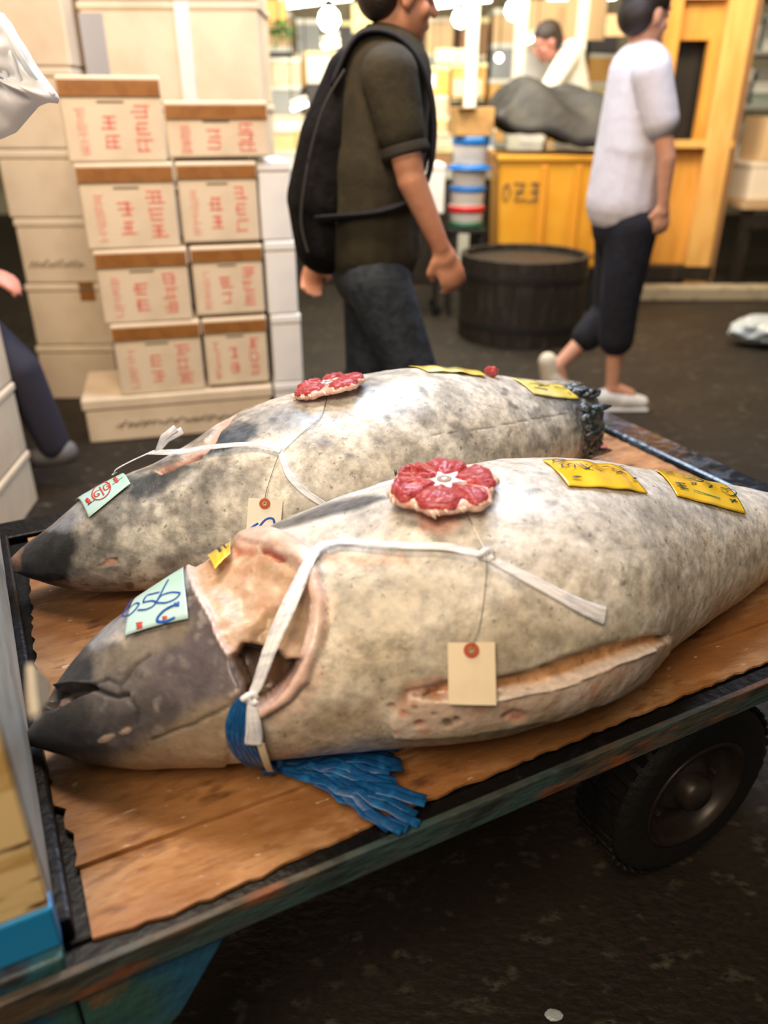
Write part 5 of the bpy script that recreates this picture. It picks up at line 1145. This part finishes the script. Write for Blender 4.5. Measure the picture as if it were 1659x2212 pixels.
def tray(label, size, loc, rz, m, group):
    W, D, H_ = size; t = thing('tray', label, 'tray', loc, rz, group)
    MB().box((0, 0, .006), (W, D, .012)).box((-W / 2, 0, H_ / 2), (.012, D, H_)).box((W / 2, 0, H_ / 2), (.012, D, H_)).box((0, -D / 2, H_ / 2), (W, .012, H_)).box((0, D / 2, H_ / 2), (W, .012, H_)).build('tray_body', m, t)
    MB().box((0, -D / 2 - .006, H_ - .01), (W * 1.03, .02, .02)).build('lip', m, t)
r = random.Random(12); pos = ['left', 'centre', 'right']; lv = ['lowest shelf', 'second shelf', 'third shelf', 'top shelf']
for si, z in enumerate((.916, 1.316, 1.716, 2.116)):
    for ci in range(3):
        for k in range(3 if si < 3 else 2):
            tray('%s tray, %s in the %s pile on the %s' % (('pale', 'steel', 'green grey')[(k + ci + si) % 3], ('bottom', 'middle', 'top')[k], pos[ci], lv[si]), (.42, .36, .085), (3.35 + (ci - 1) * .47 + r.uniform(-.01, .01), 7.73, z + k * .09), R(r.uniform(-3, 3)), traym[(k + ci + si) % 3], 'trays on the right shelf')

# ---------------------------------------------------------------- the bright fish stalls at the back
lampw = mat('lamp_glow_white', (1, 1, 1), .5, emis=(1, .97, .85), estr=7); lampc = mat('lamp_glow_cool', (1, 1, 1), .5, emis=(.86, .97, 1), estr=6); lampo = mat('lamp_glow_warm', (1, 1, 1), .5, emis=(1, .74, .38), estr=5)
steelp = mat('stall_post', (.68, .68, .60), .5); counter_m = mat('stall_counter', (.34, .34, .31), .5); wwh = mat('white_plastic', (.76, .77, .72), .5)
def stall(label, x0, x1, y, z, m=counter_m):
    t = thing('stall_counter', label, 'counter', ((x0 + x1) / 2, y, 0)); W = x1 - x0
    MB().box((0, 0, z - .03), (W, .8, .06)).build('counter_top', m, t, bevel=.006); MB().box((0, -.36, z / 2), (W, .03, z - .08)).build('front_panel', drum_m, t)
    for x in (-W / 2 + .05, W / 2 - .05):
        for yy in (-.33, .33): MB().box((x, yy, z / 2 - .03), (.05, .05, z - .06)).build('leg', iron, t)
stall('long fish stall counter behind the backpack man', -1.6, .9, 6.95, .86); stall('fish stall counter between the two walkers', 1.0, 2.0, 7.6, .90); stall('rear stall counter under the bright tubes', -1.2, 2.2, 9.0, 1.0)
r = random.Random(21)
cols = [('white', wwh), ('cream', foam), ('pale yellow', mat('pale_yellow_box', (.76, .68, .36), .6)), ('tan', kraft2), ('grey', mat('grey_box', (.30, .32, .34), .6)), ('white', foamw), ('blue grey', mat('blue_grey_box', (.20, .26, .36), .6)), ('ochre', och2), ('dark', mat('dark_box', (.05, .05, .06), .6)), ('brown', mat('brown_box', (.28, .15, .07), .6))]
order = ['first', 'second', 'third', 'fourth', 'fifth', 'sixth', 'seventh', 'eighth', 'ninth', 'tenth', 'eleventh']
def row(n, x0, dx, y, z, group, where, hmin, hmax, levels=2, dep=.34):
    for i in range(n):
        zz = z
        for l in range(levels):
            cn, cm = cols[r.randrange(len(cols))]; h = r.uniform(hmin, hmax); W = dx * r.uniform(.80, .95)
            tt = thing('crate', '%s crate, %s from left, level %s of %s' % (cn, order[i], ('one', 'two', 'three', 'four')[l], where), 'crate', (x0 + i * dx, y + r.uniform(-.03, .03), zz), R(r.uniform(-5, 5)), group)
            MB().box((0, 0, h * .42), (W * .96, dep * .96, h * .84)).build('crate_body', cm, tt, bevel=.006); MB().box((0, 0, h * .92), (W, dep, h * .16)).build('crate_lid', cols[r.randrange(3)][1], tt, bevel=.004)
            zz += h + .001
row(8, -1.40, .30, 6.78, .862, 'crates on the long stall', 'the long stall', .09, .17, 2)
row(8, -1.36, .29, 7.22, .862, 'crates at the back of the long stall', 'the long stall rear', .15, .24, 4)
row(3, 1.20, .32, 7.45, .902, 'crates on the middle stall', 'the middle stall', .12, .18, 2)
row(11, -1.02, .31, 8.85, 1.002, 'crates on the rear counter', 'the rear counter', .22, .32, 4, .4)
for i, (x, y, lab) in enumerate([(.62, 6.45, 'white stall post just right of the backpack man'), (.98, 6.6, 'white stall post above the dark tarpaulin'), (1.52, 7.1, 'pale stall post left of the white shirted person'), (-1.66, 7.45, 'pale post at left end of the long stall'), (.1, 8.3, 'slim white post behind the long stall')]):
    t = thing('stall_post', lab, 'post', (x, y, 0)); MB().box((0, 0, 1.5), (.085, .085, 3.0)).build('post_shaft', steelp, t, bevel=.006); MB().box((0, 0, .02), (.16, .16, .04)).build('foot_plate', iron, t)
    MB().box((0, -.046, 1.32), (.075, .006, .22)).build('posted_sheet', wwh, t)
# lamps
def bulb(label, u, v, y, rad, m=lampw):
    p = at_y(u, v, y); t = thing('hanging_lamp', label, 'lamp', tuple(p), world=False)
    MB().lathe([(.001, -rad), (rad * .6, -rad * .8), (rad, -rad * .15), (rad * .85, rad * .5), (rad * .4, rad * .95), (.001, rad)], None, 24, cap=False).build('glowing_bulb', m, t, smooth=True)
    MB().lathe([(rad * .42, rad * .7), (rad * .42, rad * 1.4), (rad * .2, rad * 1.5)], None, 16).build('socket', iron, t); MB().tube([(0, 0, rad * 1.4), (0, 0, 4.0 - p.z)], .006, 6).build('cord', iron, t)
bulb('big round glowing lamp left of the backpack man', 711, 42, 6.3, .075); bulb('bright lamp right of the backpack man head', 995, 40, 7.6, .07); bulb('cool bright lamp above the dark tarpaulin', 1112, 22, 6.2, .065, lampc); bulb('small lamp beside the post above tarpaulin', 1078, 125, 8.2, .035); bulb('small warm lamp near the white shirted person', 1290, 75, 8.0, .03, lampo)
def tubel(label, u0, v0, u1, v1, y, rad, m):
    a, b = at_y(u0, v0, y), at_y(u1, v1, y); c = (a + b) / 2; t = thing('tube_lamp', label, 'lamp', tuple(c)); a -= c; b -= c
    MB().tube([a, b], rad, 10).build('glowing_tube', m, t, smooth=True); MB().tube([a + Vector((0, 0, rad * 2.2)), b + Vector((0, 0, rad * 2.2))], rad * 1.6, 4).build('housing', steelp, t)
    for q in (a, b): MB().tube([q + Vector((0, 0, rad * 3)), q + Vector((0, 0, 4.0 - c.z))], .004, 5).build('hanger', iron, t)
tubel('long white tube lamp at top left of the stalls', 600, 12, 760, -8, 7.8, .03, lampw); tubel('tube lamp above the carton row right of man', 930, 10, 1060, -6, 8.2, .035, lampw); tubel('small blue white tube lamp between the two walkers', 1120, 98, 1160, 80, 6.9, .016, lampc); tubel('warm double tube lamp left of the backpack', 694, 98, 734, 86, 6.6, .014, lampo); tubel('lower warm tube lamp left of the backpack', 698, 107, 734, 97, 6.45, .009, lampo); tubel('small cool tube lamp low beside backpack', 630, 236, 664, 224, 6.0, .014, lampc); tubel('tube lamp high over the rear counter', 1180, 8, 1330, -10, 8.6, .03, lampw)
# ochre canopy boards, green sprigs, hanging sheets
o = MB().box((-1.03, 6.9, 1.93), (.62, .06, .14)).build('sign_board', mat('orange_board', (.80, .38, .12), .6), None, bevel=.006); tag(o, 'orange board over the long stall, left of the big lamp', 'board')
for i, (u, v, y, sx, sz, m, lab) in enumerate([(1265, 40, 7.9, .34, .32, kraft2, 'tan board high behind the white shirted person'), (1185, 50, 8.1, .42, .34, kraft2, 'tan board above the small blue white tube lamp'), (1330, 55, 7.3, .16, .15, mat('peach_sheet', (.85, .55, .32), .6), 'peach paper notice by dark hair of white shirted person'), (980, 120, 7.5, .30, .10, mat('cream_sheet', (.8, .74, .55), .6), 'cream hanging notice right of the man'), (905, 175, 6.3, .24, .09, wwh, 'white hanging notice beside the man collar'), (800, 40, 7.4, .30, .20, mat('olive_yellow_sheet', (.62, .55, .28), .6), 'olive yellow hanging sheet behind the man neck'), (1010, 190, 6.9, .22, .12, foam, 'cream notice low on the stall right of man')]):
    p = at_y(u, v, y); t = thing('hanging_notice', lab, 'notice', tuple(p)); MB().box((0, 0, 0), (sx, .02, sz)).build('sheet', m, t, bevel=.003)
    for s_ in (-.4, .4): MB().tube([(sx * s_, 0, sz / 2), (sx * s_, 0, 4.0 - p.z)], .003, 5).build('cord', iron, t)
grn = mat('bright_green_leaf', (.03, .22, .03), .5); p = at_y(604, 72, 6.8)
t = thing('leafy_sprig', 'bunch of green leaves hanging at left of the stalls', 'plant', tuple(p))
r = random.Random(31)
for k in range(26):
    a = r.uniform(0, 6.28); q = Vector((math.cos(a) * r.uniform(.02, .10), r.uniform(-.05, .05), math.sin(a) * .05)); M_ = Matrix.Translation(q) @ Matrix.Rotation(r.uniform(0, 6), 4, 'Z') @ Matrix.Rotation(r.uniform(-1, 1), 4, 'X')
    MB().add([(0, 0, 0), (.022, .025, .006), (.018, .055, .008), (0, .08, 0), (-.018, .055, .008), (-.022, .025, .006)], [(0, 1, 2, 3), (0, 3, 4, 5)], M_).build('leaf', grn, t)
MB().tube([(0, 0, .02), (0, 0, 4.0 - p.z)], .004, 5).build('cord', iron, t)
# stall worker in white, bending at the counter
Y = 6.5
wk = thing('person', 'stall worker in white coat bending over the counter behind tarpaulin', 'person', (1.6, Y, 0), world=True)
hc = at_y(1182, 92, Y - .15); nk = at_y(1215, 112, Y); pel = Vector((nk.x + .22, Y + .1, .95)); shR = at_y(1225, 128, Y - .15); shL = at_y(1240, 118, Y + .2); elR = at_y(1190, 185, Y - .25); wrR = at_y(1160, 205, Y - .2); elL = at_y(1215, 180, Y + .25); wrL = at_y(1170, 195, Y + .25)
hd, P, M = head(hc, (-.9, -.2, -.4), 1.0)
hp = [pel + Vector((0, -.08, 0)), pel + Vector((0, .08, 0))]; an = [Vector((pel.x, Y + .0, .1)), Vector((pel.x + .1, Y + .2, .1))]
caps = hd + [(nk, .055, hc, .05), (nk, .1, pel, .12, 1.2), (shR, .05, elR, .04), (elR, .04, wrR, .028), (shL, .05, elL, .04), (elL, .04, wrL, .028), (hp[0], .08, an[0], .04), (hp[1], .08, an[1], .04)] + hand(wrR, (-.7, 0, -.6), (0, 0, -1), 1.05, .8) + hand(wrL, (-.7, 0, -.6), (0, 0, -1), 1.05, .8)
blob_mesh('body', caps, mat('ruddy_skin', (.42, .17, .13), .5), wk, .010, 2); eyes(P, M, 1.0, wk)
blob_mesh('hair', [('e', P(0, -.018, .048), (.084, .100, .088), M), ('e', P(0, -.055, .0), (.078, .062, .075), M)], hair_m, wk, .010, 2)
blob_mesh('coat', [(nk + Vector((.02, 0, -.05)), .14, pel, .17, 1.15, (0, 1, 0)), (pel, .17, pel + Vector((0, 0, -.35)), .19, 1.1, (0, 1, 0)), (shR, .08, elR, .065), (elR, .062, elR.lerp(wrR, .6), .05), (shL, .08, elL, .065), (elL, .062, elL.lerp(wrL, .6), .05), (shR, .08, shL, .08)], mat('white_coat', (.76, .76, .70), .8, bump=(12, .5)), wk, .011, 3)
blob_mesh('trousers', [(hp[0], .10, an[0] + Vector((0, 0, .04)), .07), (hp[1], .10, an[1] + Vector((0, 0, .04)), .07)], nav, wk, .011, 2)
for a in an: blob_mesh('boot', [(a, .06, a + Vector((0, 0, -.04)), .055), (a + Vector((0, 0, -.05)), .05, a + Vector((-.12, -.02, -.055)), .04)], blk, wk, .011, 2)
# pale crumpled thing on the floor at right
def crumple(name, label, cat, loc, s, m, seed, sq=(1, 1, .5)):
    bm = bmesh.new(); bmesh.ops.create_icosphere(bm, subdivisions=4, radius=1); rr = random.Random(seed); ks = [(Vector((rr.uniform(-1, 1), rr.uniform(-1, 1), rr.uniform(-1, 1))).normalized(), rr.uniform(2, 7), rr.uniform(0, 6)) for _ in range(9)]
    for v in bm.verts:
        f = 1 + sum(.07 * abs(math.sin(v.co.dot(k) * q + ph)) for k, q, ph in ks) - .2; v.co = Vector((v.co.x * sq[0], v.co.y * sq[1], v.co.z * sq[2])) * f * s
    mz = min(v.co.z for v in bm.verts)
    for v in bm.verts: v.co.z -= mz
    me = bpy.data.meshes.new(name); bm.to_mesh(me); bm.free(); me.materials.append(m); o = bpy.data.objects.new(name, me); COL.objects.link(o); o.location = loc; tag(o, label, cat); return o
crumple('plastic_bag', 'pale bluish crumpled plastic bag on floor at right edge', 'bag', at_z(1655, 745, 0), .16, mat('pale_bag', (.42, .47, .50), .35, coat=.4), 4, (1.2, .8, .45))
crumple('plastic_bag', 'small white wet scrap of plastic on the floor bottom right', 'bag', at_z(1196, 2195, 0), .010, mat('pale_bag', (.42, .47, .50), .35), 6, (1.2, .8, .25))

# ---------------------------------------------------------------- white bag held in from the left, near the lens
bagm = mat('white_carrier_film', (.84, .85, .92), .6, sss=.3, bump=(20, .15))
yb2 = 1.15
out = [(-190, 150), (-150, 20), (-90, -20), (-30, 15), (10, 30), (28, 62), (60, 110), (95, 165), (128, 212), (126, 224), (104, 222), (84, 230), (60, 258), (36, 286), (0, 302), (-60, 310), (-140, 280)]
cen = at_y(-20, 150, yb2); n_ = 60; per_ = []
for i in range(n_):
    t_ = i / n_ * len(out); k = int(t_); f = t_ - k; a, b = out[k], out[(k + 1) % len(out)]; per_.append(at_y(a[0] + (b[0] - a[0]) * f, a[1] + (b[1] - a[1]) * f, yb2))
vs, fs = [], []; rr = random.Random(5); nr = 14
for side in (-1, 1):
    for i in range(nr + 1):
        x = i / nr
        for k in range(n_):
            p = cen.lerp(per_[k], x); dz = side * .04 * math.sqrt(max(0, 1 - x * x)) * (1 + .16 * math.sin(k * .55 + x * 5) + .10 * math.sin(k * 1.3 - x * 7)); vs.append((p.x - .004 * side * 0, p.y + dz, p.z))
for s_ in (0, 1):
    o_ = s_ * (nr + 1) * n_
    for i in range(nr):
        for k in range(n_): fs.append((o_ + i * n_ + k, o_ + i * n_ + (k + 1) % n_, o_ + (i + 1) * n_ + (k + 1) % n_, o_ + (i + 1) * n_ + k))
t = thing('carrier_bag', 'crumpled white plastic bag hanging in at top left corner', 'bag', tuple(cen), world=True)
MB().add(vs, fs).build('bag_film', bagm, t, smooth=True)
fb_ = MB()
for (a, b, c) in [((10, 60), (60, 150), (110, 212)), ((20, 110), (45, 180), (60, 240)), ((-10, 90), (20, 200), (20, 280)), ((40, 120), (80, 180), (118, 205))]:
    pts = [at_y(u, v, yb2 - .040 * max(.25, 1 - math.hypot(u + 20, v - 150) / 160)) for u, v in curve([a, b, c], 6)]; fb_.tube(pts, [.002 + .0022 * math.sin(3.14 * i / (len(pts) - 1)) for i in range(len(pts))], 6)
fb_.build('crease', bagm, t, smooth=True)
MB().tube([cen + Vector((-.06, 0, .08)), cen + Vector((-.09, .0, .22)), cen + Vector((-.05, 0, .34))], .008, 8, flat=(1, .4), up=(0, 1, 0)).build('handle', bagm, t, smooth=True)
